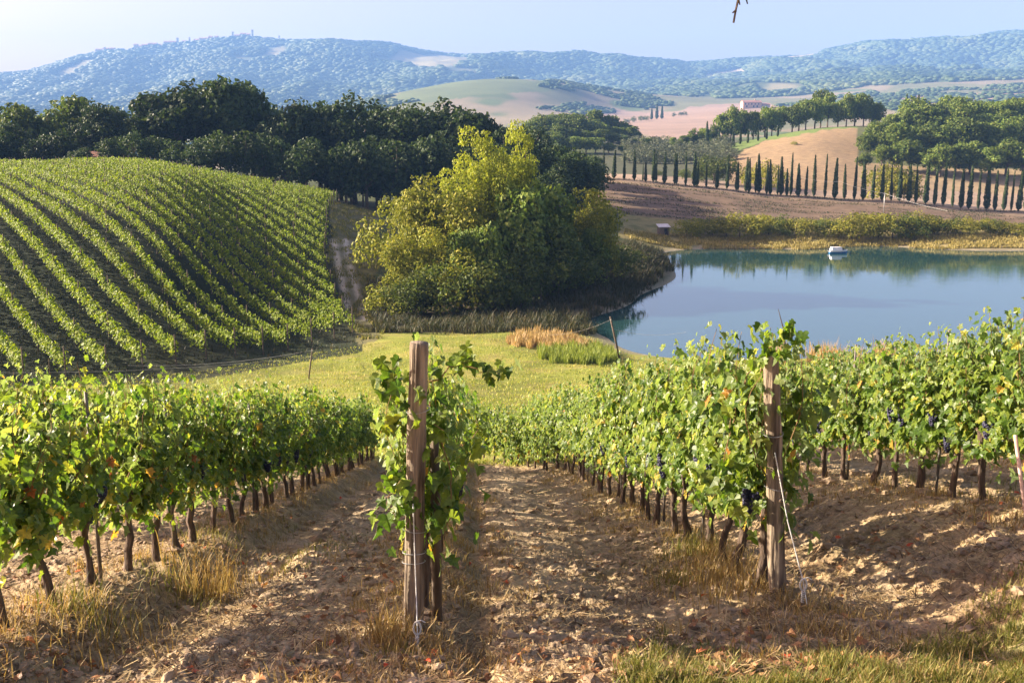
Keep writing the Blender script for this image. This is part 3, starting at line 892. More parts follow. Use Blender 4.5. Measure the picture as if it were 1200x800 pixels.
# wire bindings round the posts
for o, b, tp_, hs in ((P2, p2b, p2t, (0.33, 0.36, 0.43, 0.80)), (P3, p3b, p3t, (0.52, 0.72))):
    for h in hs:
        c = (np.array(tp_) - np.array(b)) * h
        a = np.linspace(0, 2 * np.pi, 25)
        g = Geo().tube(np.stack([c[0] + 0.077 * np.cos(a), c[1] + 0.077 * np.sin(a), c[2] + 0.012 * np.sin(a + h * 9)], 1), 0.0028, 5, cap=False)
        link('wire_binding', g.mesh('wire_binding', M_STEEL), o)

# anchor wires with a twisted loop
def anchor(label, pts, loop_at, seed):
    t = thing('anchor_wire', label, 'anchor wire', tuple(pts[0]))
    P = np.array([tuple(p) for p in pts]) - np.array(tuple(pts[0]))
    L = np.array(tuple(loop_at)) - np.array(tuple(pts[0]))
    d = []
    for a, b in zip(P[:-1], P[1:]):
        d += [a + (b - a) * s for s in np.linspace(0, 1, 8, endpoint=False)]
    d.append(P[-1]); d = np.array(d)
    link('strand', Geo().tube(d, 0.0045, 6).mesh('strand', M_CORD, True), t)
    a = np.linspace(0, 2 * np.pi, 22)
    lp = np.stack([L[0] + 0.024 * np.sin(a), L[1] + 0 * a - 0.01, L[2] + 0.045 * np.cos(a)], 1)
    link('loop', Geo().tube(lp, 0.007, 6, cap=False).mesh('loop', M_CORD, True), t)
    k = np.linspace(0, 1, 40)
    tw = np.stack([L[0] + 0.009 * np.cos(k * 40), L[1] - 0.01 + 0.009 * np.sin(k * 40), L[2] - 0.045 - 0.10 * k], 1)
    link('twist', Geo().tube(tw, 0.006, 5).mesh('twist', M_CORD, True), t)
    g = Geo().tube(np.array([L + (0, -0.01, 0.05), L + (0.03, -0.02, 0.062), L + (0.055, -0.02, 0.045)]), 0.004, 5)
    link('wire_end', g.mesh('wire_end', M_CORD), t)
anchor('white anchor wire with a twisted loop below the middle wooden post', [pix(484, 590, 6.42), pix(488, 700, 6.3), pix(489, 735, 6.2), pix(491, 805, 6.08)], pix(489, 735, 6.2), 1)
anchor('white anchor wire with a twisted loop slanting from the right-hand wooden post', [pix(908, 530, 7.27), pix(923, 610, 7.2), pix(941, 680, 7.1), pix(950, 732, 7.02)], pix(941, 684, 7.1), 2)

# trellis wires along the rows
WL = ['lowest trellis wire', 'middle trellis wire', 'topmost trellis wire']
RL = ['of the row farthest to the left', 'of the left-hand row beside the rutted track', 'of the middle row', 'of the right-hand row behind the brown post', 'of the row on the bank at the right', 'of the farthest row on the right']
for ri, u in enumerate(ROWS_U):
    if ri in (0, 5): continue
    y0 = {1: 3.2, 2: 6.5, 3: 7.35, 4: 5.5}[ri]
    yy = np.arange(y0, ROW_END[ri], 0.6)
    for wi, h in enumerate((0.84, 1.25, 1.68)):
        xx = np.array([row_pt(u, q)[0] for q in yy])
        hh = H(xx, yy) + h
        o = link('trellis_wire', Geo().tube(np.stack([xx, yy, hh], 1), 0.0018, 4).mesh('trellis_wire', M_STEEL))
        tag(o, 'thin steel %s %s' % (WL[wi], RL[ri]), 'wire', 'trellis wires along the rows')

# metal stakes standing in the rows
STK = {1: (7.9, 9.9, 13.6, 18.0, 22.5), 2: (6.75, 11.0, 16.0), 3: (10.1, 12.2, 15.8, 20.5), 4: (10.8, 13.4, 16.6, 21.0)}
for ri, ys in STK.items():
    for k, Y in enumerate(ys):
        x, y = row_pt(ROWS_U[ri] + (0.12 if ri == 2 and k == 0 else 0.04), Y)
        z = float(Hg(x, y)[0])
        hgt = (1.62 if ri == 1 else 1.9) if not (ri == 2 and k == 0) else 1.35
        rad = 0.016 if not (ri == 2 and k == 0) else 0.036
        t = thing('vine_stake', '%s stake %s, %s from near end' % ('slim dark' if rad < 0.02 else 'stout dark wooden', ROW_VINE[ri], nth(k)), 'stake', (x, y, z), 0, 'stakes between the vines')
        link('shaft', Geo().tube(np.array([(0, 0, -0.15), (0.004, 0, 0.7), (0.0, 0.004, hgt)]), (rad, rad, rad * 0.9), 8, wob=0.15 if rad > .02 else 0, seed=k).mesh('stake_shaft', M_STAKE if rad < 0.02 else M_BARK, True), t)
        link('wire_clip', Geo().box((0, 0, min(hgt - .05, 1.25)), (0.05, 0.03, 0.03)).mesh('wire_clip', M_STEEL), t)
# leaning pinkish stake at the right edge
b = pix(1202, 604, 7.4); tpx = pix(1190, 512, 7.3)
zb = float(Hg(b.x, b.y)[0])
d_ = (tpx - b)
t = thing('vine_stake', 'pale pinkish leaning stake beside the vines at the right edge', 'stake', (b.x, b.y, b.z))
k_ = (b.z - zb + 0.1) / -d_.z
link('shaft', Geo().tube(np.array([tuple(d_ * k_), (0, 0, 0), tuple(d_ * 1.02)]), 0.014, 8).mesh('stake_shaft', noise_mat('pink_stake', (0.45, 0.27, 0.22), (0.6, 0.42, 0.36), bump=0.1), True), t)

# leafy shoots that hang round the two end posts
def spray(name, label, cat, pts, nleaf, seed, parent=None, ssize=(0.07, 0.12), jit=0.07):
    r = np.random.default_rng(seed)
    P = np.array([tuple(p) for p in pts]); o0 = P[0].copy(); P = P - o0
    t = np.linspace(0, 1, len(P)); tt = np.linspace(0, 1, 14)
    path = np.stack([np.interp(tt, t, P[:, i]) for i in range(3)], 1) + r.normal(0, 0.012, (14, 3))
    o = thing(name, label, cat, tuple(o0))
    link('cane', Geo().tube(path, np.linspace(0.006, 0.0025, 14), 5).mesh('cane', M_CANE), o)
    a = r.uniform(0, 1, nleaf)
    C = np.stack([np.interp(a, tt, path[:, i]) for i in range(3)], 1) + r.normal(0, jit, (nleaf, 3))
    Nn = np.stack([r.normal(0, 0.7, nleaf), r.normal(-0.6, 0.6, nleaf), r.normal(0.4, 0.4, nleaf)], 1)
    Tp = np.stack([r.normal(0, 0.6, nleaf), r.normal(-0.2, 0.4, nleaf), r.normal(-0.7, 0.5, nleaf)], 1)
    V, T = vine_leaves(C, Nn, Tp, r.uniform(*ssize, nleaf), r)
    v = r.uniform(0, 0.9, nleaf)
    link('leaves', mesh_np('leaves', V, [T], attrs={'v': np.repeat(v, len(LEAF_T))}, mats=[M_VINE]), o)
spray('vine_shoot', 'tangle of leafy shoots hanging left of the middle wooden post', 'vine shoot', [pix(500, 560, 6.7), pix(470, 500, 6.55), pix(462, 460, 6.5), pix(455, 440, 6.55)], 48, 1, jit=0.085)
spray('vine_shoot', 'lower leafy shoots trailing left of the middle wooden post', 'vine shoot', [pix(500, 560, 6.7), pix(470, 560, 6.5), pix(455, 590, 6.45), pix(470, 630, 6.45)], 46, 2, jit=0.08)
spray('vine_shoot', 'leafy shoots in front of the vines right of the middle post', 'vine shoot', [pix(500, 470, 6.8), pix(520, 520, 6.6), pix(530, 580, 6.5), pix(525, 630, 6.5)], 66, 3, jit=0.10)
spray('vine_shoot', 'long shoot reaching right above the middle row', 'vine shoot', [pix(505, 450, 6.7), pix(535, 425, 6.7), pix(560, 432, 6.7), pix(588, 436, 6.7)], 34, 4, ssize=(0.05, 0.1), jit=0.05)
spray('vine_shoot', 'leafy shoot lying over the top of the right-hand wooden post', 'vine shoot', [pix(890, 440, 7.5), pix(900, 408, 7.35), pix(918, 396, 7.3), pix(936, 392, 7.3)], 40, 5, ssize=(0.05, 0.1), jit=0.05)
spray('vine_shoot', 'leafy shoots hanging down left of the right-hand wooden post', 'vine shoot', [pix(880, 430, 7.7), pix(862, 480, 7.5), pix(850, 540, 7.45), pix(852, 590, 7.45)], 70, 6, jit=0.09)
# bare canes poking up
for k, (lab, pts) in enumerate([('bare thin cane poking up behind the right-hand wooden post', [(922, 420, 7.5), (918, 385, 7.5), (912, 362, 7.5)]), ('bare bent cane sticking up from the vines at the far right', [(1170, 410, 9.6), (1176, 385, 9.6), (1186, 370, 9.6)])]):
    P = np.array([tuple(pix(*p)) for p in pts]); o0 = P[0].copy()
    o = link('bare_cane', Geo().tube(P - o0, (0.006, 0.005, 0.002), 5).mesh('bare_cane', M_VTRUNK), None, tuple(o0))
    tag(o, lab, 'cane')

# ------------------------------------------------------------------ trees and shrubs
def lobes_crown(name, lobes, per_m2, size, mat, r, asp=0.65, up=0.25, droop=0.0):
    C = []; Nn = []; S = []
    for c, rad in lobes:
        n = int(per_m2 * 12.57 * rad * rad * 0.8) + 6
        d = norm(r.normal(size=(n, 3)))
        keep = d[:, 2] > -0.75
        d = d[keep]; n = len(d)
        lump = 1 + 0.22 * np.sin(d[:, :1] * 5 + c[0] * 3) * np.sin(d[:, 1:2] * 6 + c[1] * 2) + 0.1 * np.sin(d[:, 2:3] * 11 + c[2])
        rr = rad * lump * r.uniform(0.62, 1.06, (n, 1)) ** 0.6
        C.append(np.array(c)[None] + d * rr * np.array([1, 1, 0.85]))
        Nn.append(d + 0.75 * r.normal(size=(n, 3)) + np.array([0, 0, up]))
        S.append(size * r.uniform(0.6, 1.3, n))
    C = np.concatenate(C); Nn = np.concatenate(Nn); S = np.concatenate(S)
    V, Q = cards(C, Nn, S, r, asp)
    v = np.clip(r.normal(0.5, 0.24, len(C)), 0, 1)
    return mesh_np(name, V, [Q], attrs={'v': np.repeat(v, 2)}, mats=[mat])

def limbs(name, lobes, trunk_h, rad, r, nl=9, base=(0, 0, 0), lean=(0, 0)):
    g = Geo()
    t = np.linspace(0, 1, 7)
    top = np.array([lean[0], lean[1], trunk_h])
    P = top * t[:, None] + np.stack([0.1 * np.sin(t * 5 + rad), 0.08 * np.sin(t * 4), 0 * t], 1) * trunk_h * 0.12
    P[:, 2] -= 0.4 * (1 - t)
    g.tube(P, np.interp(t, [0, 0.1, 1], [rad * 1.35, rad, rad * 0.72]), 8, wob=0.2)
    idx = r.permutation(len(lobes))[:nl]
    for i in idx:
        c = np.array(lobes[i][0]); m = P[-1] * r.uniform(0.75, 1.0)
        mid = (m + c) / 2 + np.array([0, 0, 0.12 * np.linalg.norm(c - m)])
        tt = np.linspace(0, 1, 6)[:, None]
        path = (1 - tt) ** 2 * m + 2 * tt * (1 - tt) * mid + tt ** 2 * c
        g.tube(path, np.linspace(rad * 0.5, rad * 0.1, 6), 5)
    return g.mesh(name, M_BARK, True)

def mk_oak(seed, mat, Hh=12.0, w=5.2, zlow=2.6, nl=38, dens=5.2, size=0.46):
    r = np.random.default_rng(seed)
    lob = []
    cz_ = (Hh + zlow) / 2; hz = (Hh - zlow) / 2
    for i in range(nl):
        d = norm(r.normal(size=3)); k = r.uniform(0.45, 0.95)
        rad = r.uniform(0.16, 0.27) * Hh * 0.62
        p = np.array([d[0] * (w - rad * 0.7) * k, d[1] * (w - rad * 0.7) * k, cz_ + d[2] * (hz - rad * 0.6) * k])
        p[:2] *= 1.0 - 0.25 * abs(p[2] - cz_) / hz
        p[2] += 0.7 * math.sin(p[0] * 0.9 + seed) * Hh / 12
        lob.append((p, rad))
    return limbs('tree_trunk', lob, zlow + hz * 0.45, 0.026 * Hh, r, 10), lobes_crown('tree_crown', lob, dens, size, mat, r), Hh

def mk_upright(seed, mat, Hh=15.0, w=3.4, zlow=1.0, dens=13, size=0.27):
    """several ascending plumes, as poplars and willows grow"""
    r = np.random.default_rng(seed); lob = []
    for b in range(13):
        az = r.uniform(0, 6.28); out = r.uniform(0.1, 1.0) * w * 0.75
        top = Hh * r.uniform(0.72, 1.0) * (1 - 0.12 * out / w)
        for k in range(7):
            t = (k + 0.5) / 7
            z = zlow + (top - zlow) * t
            rr = out * min(1, 0.35 + t * 0.9)
            p = np.array([math.cos(az) * rr, math.sin(az) * rr, z]) + r.normal(0, 0.3, 3)
            lob.append((p, (0.105 if t > 0.85 else 0.12) * Hh * 0.72 * r.uniform(0.75, 1.2)))
    return limbs('tree_trunk', lob, Hh * 0.35, 0.018 * Hh, r, 10), lobes_crown('tree_crown', lob, dens, size, mat, r, up=0.4), Hh

def mk_shrub(seed, mat, Hh=4.0, w=2.6, dens=9.0, size=0.26, nl=24):
    r = np.random.default_rng(seed); lob = []
    for i in range(nl):
        a = r.uniform(0, 6.28); q = math.sqrt(r.random()) * 0.9
        z = Hh * r.uniform(0.08, 0.8) * (1 - 0.55 * q * q)
        rad = r.uniform(0.13, 0.24) * Hh
        lob.append((np.array([math.cos(a) * q * w, math.sin(a) * q * w, z + 0.1 * Hh]), rad))
    return limbs('shrub_stems', lob, Hh * 0.3, 0.02 * Hh, r, 8), lobes_crown('shrub_crown', lob, dens, size, mat, r, up=0.35), Hh

def mk_cypress(seed, Hh=9.0, w=0.52):
    r = np.random.default_rng(seed)
    n = 1500
    t = r.beta(1.05, 1.25, n)
    prof = w * np.minimum(1, (t / 0.10) ** 0.5) * (1 - t) ** 0.55 * 1.12
    az = r.uniform(0, 6.28, n)
    prof = prof * (1 + 0.28 * perlin(az * 1.4 + seed, t * 9 + seed))
    rr = prof * np.sqrt(r.uniform(0.35, 1.05, n))
    C = np.stack([rr * np.cos(az), rr * np.sin(az), 0.35 + (Hh - 0.35) * t], 1)
    nr = np.stack([np.cos(az), np.sin(az), 0.25 + 0 * az], 1) + 0.5 * r.normal(size=(n, 3))
    V, Q = cards(C, nr, 0.36 * r.uniform(0.6, 1.2, n), r, 0.55)
    v = np.clip(r.normal(0.5, 0.25, n), 0, 1)
    crown = mesh_np('cypress_crown', V, [Q], attrs={'v': np.repeat(v, 2)}, mats=[M_CYPRESS])
    trunk = Geo().tube(np.array([(0, 0, -0.3), (0, 0, 0.6), (0.02, 0, Hh * 0.8)]), (0.14, 0.12, 0.03), 7).mesh('cypress_trunk', M_BARK, True)
    return trunk, crown, Hh

OAKS = [mk_oak(400 + i, M_OAK, w=[5.2, 4.3, 6.0, 4.8][i % 4], nl=[38, 26, 44, 30, 24][i % 5], zlow=[2.6, 1.6, 3.4][i % 3], size=[0.46, 0.38, 0.55][i % 3], dens=[5.2, 6.5, 4.4][i % 3]) for i in range(9)]
OAKLOW = [mk_oak(420 + i, M_OAK, Hh=8, w=4.0, zlow=0.6, nl=30, size=0.42) for i in range(4)]
WOODT = [mk_oak(440 + i, M_WOOD, Hh=11, w=4.6, zlow=1.0, nl=34, dens=3.6, size=0.6) for i in range(6)]
POPL = [mk_upright(460 + i, M_POPLAR) for i in range(2)]
GOLD = [mk_oak(470 + i, M_GOLD, Hh=9, w=3.4, zlow=0.5, nl=26, dens=14, size=0.24) for i in range(4)]
GOLDS = [mk_shrub(480 + i, M_GOLD, Hh=5, w=3.0) for i in range(3)]
SHRUBS = [mk_shrub(490 + i, M_SHRUB, Hh=5, w=3.0) for i in range(4)]
YSHRUBS = [mk_shrub(500 + i, M_YSHRUB, Hh=4, w=2.9) for i in range(4)]
CYPR = [mk_cypress(510 + i) for i in range(9)]
OLIVES = [mk_shrub(530 + i, M_OLIVE, Hh=3.6, w=1.7, dens=7, size=0.3, nl=14) for i in range(3)]

def plant(kind, label, cat, group, variants, px, top, Y, seed, wscale=1.0, part=('trunk', 'crown'), zoff=0.0, maxh=None):
    r = random.Random(seed)
    s, tt = ray(px, top)
    x = s * Y
    z = Hs(x, Y) + zoff
    h = Y * tt - z
    if maxh: h = min(h, maxh)
    h = max(h, 0.8)
    tr, cr, h0 = variants[r.randrange(len(variants))]
    k = h / h0
    o = thing(kind, label, cat, (x, Y, z - 0.05), r.uniform(0, 6.28), group)
    wk = k ** 0.75 * wscale * r.uniform(0.92, 1.1)
    o.scale = (wk, wk, k)
    link(part[0], tr, o); link(part[1], cr, o)
    return o

# dark oaks behind the hillside vineyard
BACK = [(-30, 112, 172), (18, 111, 168), (45, 118, 176), (72, 106, 170), (92, 118, 180), (115, 111, 166), (140, 124, 174), (168, 126, 166), (190, 116, 178), (207, 95, 168), (236, 97, 174), (264, 91, 168), (292, 95, 172), (314, 108, 178), (334, 119, 166), (352, 131, 176), (372, 119, 168), (396, 124, 178), (412, 108, 170), (440, 109, 174), (468, 112, 168), (496, 124, 172), (528, 115, 170), (556, 121, 174), (590, 132, 168), (618, 142, 176), (640, 160, 164), (662, 168, 160), (682, 178, 158), (655, 190, 150), (672, 176, 186), (690, 182, 192), (700, 190, 182), (684, 180, 203), (648, 158, 200)]  # last five: extra oaks hidden behind the belt, added to shade the ploughed field
for i, (px, top, Y) in enumerate(BACK):
    plant('oak_tree', 'tall dark oak in the belt behind the hillside vineyard, %s from the left' % nth(i), 'tree', 'dark oaks behind the hillside vineyard', WOODT if i in (1, 2, 3) else OAKS, px, top, Y, 1000 + i, 1.05)  # three left oaks take brighter leaves, sunlight on their sides put into the colour
FRONT = []
rr_ = random.Random(3)
px = -40
while px < 640:
    FRONT.append((px, 156 + rr_.uniform(-16, 10) + (8 if px > 480 else 0) + (10 if 70 < px < 135 else 0), 151 + rr_.uniform(-2, 5) + max(0, (px - 330) * 0.02)))
    px += 21 * rr_.uniform(0.85, 1.2)
for i, (px, top, Y) in enumerate(FRONT):
    if 84 < px < 130: continue
    plant('low_oak_tree', 'lower dark oak in front of the oak belt, %s from the left' % nth(i), 'tree', 'lower oaks along the belt', OAKLOW, px, top, Y, 1100 + i, 1.0)

for i, (px, top, Y) in enumerate([(394, 178, 157), (410, 186, 158), (424, 182, 160), (440, 188, 161), (456, 186, 163), (474, 184, 164), (88, 170, 150), (126, 168, 150), (98, 171, 149.5)]):
    plant('dark_shrub', 'dark shrub at the foot of the oak belt, %s of the low ones' % nth(i), 'shrub', 'dark shrubs at the foot of the oak belt', OAKLOW, px, top, Y, 1250 + i, 0.9)

# the clump between vineyard and lake
CL = [
 ('poplar_tree', 'yellow-green poplar, the left of the two tall ones in the clump', POPL, 561, 146, 101, 0.8),
 ('poplar_tree', 'yellow-green poplar, the right and tallest one in the clump', POPL, 604, 139, 103, 0.62),
 ('poplar_tree', 'shorter yellow poplar left of the two tall ones in the clump', POPL, 533, 196, 99, 0.8),
 ('golden_tree', 'golden bushy tree at the upper left of the lakeside clump', GOLD, 500, 200, 99, 0.9),
 ('golden_tree', 'golden tree at the left edge of the lakeside clump', GOLD, 484, 222, 98, 0.7),
 ('golden_tree', 'pale golden tree low at the left front of the clump', GOLD, 474, 262, 92.5, 0.72),
 ('golden_tree', 'pale golden tree leaning over the left front of the clump', GOLD, 502, 250, 92, 0.8),
 ('golden_tree', 'golden tree in the middle of the clump under the poplars', GOLD, 545, 206, 97, 1.0),
 ('golden_tree', 'green tree in front of the right poplar', WOODT, 602, 212, 97, 0.8),
 ('golden_tree', 'rounded golden tree at the right end of the clump', GOLD, 693, 205, 103, 0.95),
 ('golden_tree', 'small golden tree at the far right end of the clump', GOLD, 712, 232, 101, 0.7),
 ('green_tree', 'broad green tree in the centre front of the clump', WOODT, 568, 262, 92, 0.7),
 ('green_tree', 'green tree right of the centre of the clump', WOODT, 622, 246, 95, 0.75),
 ('green_tree', 'dark green tree at the right side of the clump', WOODT, 660, 246, 97, 0.8),
 ('green_tree', 'dark green tree low at the right end of the clump', WOODT, 700, 262, 100, 0.7),
 ('golden_tree', 'green tree leaning out over the front of the clump left of the centre', WOODT, 540, 262, 92.5, 0.65),
 ('golden_tree', 'green tree at the right shoulder of the clump', WOODT, 640, 214, 100, 0.95),
 ('golden_tree', 'yellow tree between the two tall poplars', POPL, 583, 168, 100, 0.7),
 ('green_tree', 'green tree at the back left of the clump', WOODT, 505, 216, 103, 0.8),
]
for i, (nm, lb, va, px, top, Y, ws) in enumerate(CL):
    plant(nm, lb, 'tree', None, va, px, top, Y, 1300 + i, ws * 0.95)
CS = [(462, 318, 89.5, GOLDS), (476, 322, 88.5, SHRUBS), (492, 318, 88.5, SHRUBS), (515, 300, 89, SHRUBS), (538, 285, 90, GOLDS), (560, 296, 89.5, SHRUBS), (585, 292, 90.5, SHRUBS), (610, 288, 92, SHRUBS), (634, 284, 93, SHRUBS), (655, 290, 94.5, SHRUBS), (676, 286, 97, SHRUBS), (697, 286, 100, SHRUBS), (716, 284, 103, SHRUBS), (730, 282, 106, SHRUBS), (462, 224, 108, GOLDS)]
for i, (px, top, Y, va) in enumerate(CS):
    plant('shrub', '%s at the foot of the clump, %s from the left' % ('golden shrub' if va is GOLDS else 'dark green shrub', nth(i)), 'shrub', 'shrubs at the foot of the clump', va, px, top, Y, 1400 + i, 1.0, ('stems', 'crown'))

# bushes on the far bank of the lake
FB = [(805, 254), (820, 250), (836, 251), (852, 249), (868, 247), (885, 246), (902, 250), (918, 251), (935, 252), (952, 255), (968, 254), (984, 250), (1000, 247), (1016, 245), (1032, 244), (1048, 246), (1064, 243), (1080, 245), (1097, 250), (1113, 249), (1130, 252), (1147, 252), (1163, 252), (1178, 255), (1192, 258), (1206, 256)]
for i, (px, top) in enumerate(FB):
    y = px in (984, 1000, 1016, 1032, 1048, 868, 1080, 820)
    plant('lakeside_bush', '%s bush on the far bank of the lake, %s from the left' % ('yellow-green' if y else 'olive-green', nth(i)), 'bush', 'bushes along the far bank', YSHRUBS if (y or i % 3 != 1) else SHRUBS, px, top, 151.5 + (i * 7 % 4), 1500 + i, 1.15, ('stems', 'crown'))

# cypresses on the ridge above the lake
CX = [(40, 20), (65, -15), (92, -10), (120, -2), (148, -12), (170, 28), (178, 22), (200, -12), (207, -4), (230, -4), (258, -4), (262, -2), (288, -8), (312, -6), (318, 20), (343, 18), (372, 24), (400, 0), (425, 26), (430, 20), (452, 10), (460, 12), (478, 22), (488, 0), (508, 22), (518, 15), (537, 28), (548, 8), (562, 40), (575, -4), (594, 26), (614, 34), (638, 4), (668, 0), (694, 12), (720, 28), (748, 8), (772, 14), (796, 30), (822, 26), (848, 26), (870, 22), (895, 26), (915, 28), (942, 20), (966, 30), (990, 24), (1015, 34), (1038, 40), (1060, 30), (1085, 42), (1108, 36), (1130, 44), (1155, 40), (1175, 46), (1195, 42), (1215, 44)]
for i, (cx, cy) in enumerate(CX):
    cyp = plant('cypress_tree', 'slender dark cypress in the line above the lake, %s from the left' % nth(i), 'cypress', 'cypresses in a line above the lake', CYPR, 680 + cx / 2.3077, 180 + cy / 2.3077, 210 + (i % 3) * 0.5, 1600 + i, [1.0, 0.65, 1.15, 0.8, 0.9, 0.6, 1.05][i % 7])
    cyp.rotation_euler[0] = random.Random(i).gauss(0, 0.016); cyp.rotation_euler[1] = random.Random(i + 99).gauss(0, 0.016)

# pale round tree and low bushes in front of the olive grove
for i, (px, top, Y) in enumerate([(838, 178, 236), (826, 190, 233), (852, 184, 238), (800, 196, 240), (772, 198, 246), (885, 190, 240), (898, 186, 224), (1040, 190, 219), (1046, 186, 222), (1062, 196, 221)]):
    plant('round_shrub', '%s shrub among the cypress line, %s from the left' % ('pale round' if i < 5 else 'yellowish', nth(i)), 'shrub', 'shrubs among the cypresses', [SHRUBS, YSHRUBS][i > 4], px, top, Y, 1700 + i, 1.3 if i < 1 else 1.0, ('stems', 'crown'))

# the wood on the slope at the right
k = 0
for Y, x0, tops in ((268, 1012, 160), (288, 1016, 138), (306, 1028, 124), (326, 1052, 115), (346, 1080, 112)):
    r = random.Random(int(Y))
    px = x0
    while px < 1225:
        edge = 16 * math.exp(-((px - x0) / 14.0) ** 2)
        plant('broadleaf_tree', 'broad green tree in the wood at the right, %s counted from the front' % nth(k), 'tree', 'trees of the wood on the right', WOODT, px + r.uniform(-3, 3), tops + edge + r.uniform(-6, 8), Y + r.uniform(-4, 4), 1800 + k, 1.15)
        k += 1
        px += 19 * r.uniform(0.85, 1.15)
# wood beyond the dark oaks, left of the olive grove
k = 0
for Y, tops, xs_ in ((318, 160, range(636, 735, 13)), (350, 148, range(625, 768, 13)), (378, 137, range(622, 752, 12)), (405, 131, range(632, 735, 12))):
    for px in xs_:
        r = random.Random(px + int(Y))
        plant('hazy_tree', 'hazy green tree in the wood left of the olive grove, %s counted from the front' % nth(k), 'tree', 'trees of the wood left of the olive grove', WOODT, px + r.uniform(-3, 3), tops + r.uniform(-5, 6) + max(0, px - 700) * 0.28, Y, 1950 + k, 1.2)
        k += 1
# trees along the skyline of the tan hill
SKL = [(812, 150, 352), (826, 146, 352), (836, 145, 356), (848, 128, 358), (858, 124, 356), (870, 128, 360), (884, 128, 356), (898, 121, 356), (906, 124, 360), (914, 122, 356), (930, 120, 354), (938, 116, 358), (946, 113, 354), (957, 110, 356), (964, 104, 364), (972, 107, 360), (984, 111, 356), (994, 109, 354), (1004, 107, 358), (1014, 110, 356), (1024, 114, 360), (1032, 120, 358), (790, 160, 345), (802, 156, 350)]
for i, (px, top, Y) in enumerate(SKL):
    plant('skyline_tree', 'tree in the line beyond the tan field, %s from the left' % nth(i), 'tree', 'trees beyond the tan field', WOODT, px, top, Y, 2100 + i, 0.82)
for i, (px, top, Y) in enumerate([(829, 142, 349), (843, 150, 340), (860, 149, 338), (868, 152, 336), (877, 151, 335), (889, 149, 334), (899, 149, 334), (912, 146, 338), (1063, 110, 400), (1071, 113, 400), (1077, 111, 402)]):
    plant('cypress_tree', 'small dark cypress beyond the olive grove, %s from the left' % nth(i), 'cypress', 'small cypresses beyond the olive grove', CYPR, px, top, Y, 2200 + i, 1.2)
plant('lone_bush', 'small lone tawny bush in the middle of the tan field', 'bush', None, YSHRUBS, 931, 165, 303, 2250, 1.1, ('stems', 'crown'))
# olive grove
k = 0
for a in range(10):
    for b in range(11):
        Y = 292 + a * 9.5
        px = 738 + b * 12 + (a % 2) * 6 - a * 1.5
        if px > 862 - a * 2: continue
        s, _ = ray(px, 180)
        o = thing('olive_tree', 'small grey-green olive tree in the grove, row %s, %s tree' % (nth(a), nth(b)), 'olive tree', (s * Y, Y, Hs(s * Y, Y)), k, 'olive trees in the grove')
        tr, cr, h0 = OLIVES[k % 3]; q = 0.95 + 0.25 * random.Random(k).random()
        o.scale = (q * 1.1, q * 1.1, q)
        link('trunk', tr, o); link('crown', cr, o)
        k += 1

# ------------------------------------------------------------------ the hillside vineyard: long trellised rows
HD = np.array([-0.59, 0.807]); HN = np.array([0.807, 0.59])
def hill_rows():
    bot = [pix(px, py, Y) for px, py, Y in ((-140, 460, 60), (0, 448, 61), (120, 442, 62), (210, 438, 65), (300, 426, 69.5), (416, 404, 77.5))]
    bx = np.array([b.x for b in bot]); by = np.array([b.y for b in bot])
    right = [(pix(416, 404, 77.5)), pix(392, 345, 91), pix(380, 285, 106), pix(384, 240, 128), pix(398, 222, 148)]
    rx = np.array([b.x for b in right]); ry = np.array([b.y for b in right])
    rows = []
    c = 36.2
    cs = [c - 2.2 * i for i in range(15)] + [c + 2.2 * i for i in range(1, 14)]
    for c in sorted(cs, reverse=True):
        p0 = HN * c
        L = np.arange(-60, 160, 0.25)
        P = p0 + HD * L[:, None]
        x, y = P[:, 0], P[:, 1]
        ok = (y > np.interp(x, bx, by)) & (y < 148)
        xr = np.interp(y, ry, rx, left=1e9)
        ok &= x < np.where(y < ry[0], 1e9, xr)
        ok &= x > -0.62 * y - 6
        if ok.sum() < 12: continue
        rows.append((c, P[ok]))
    return rows
HR = hill_rows()
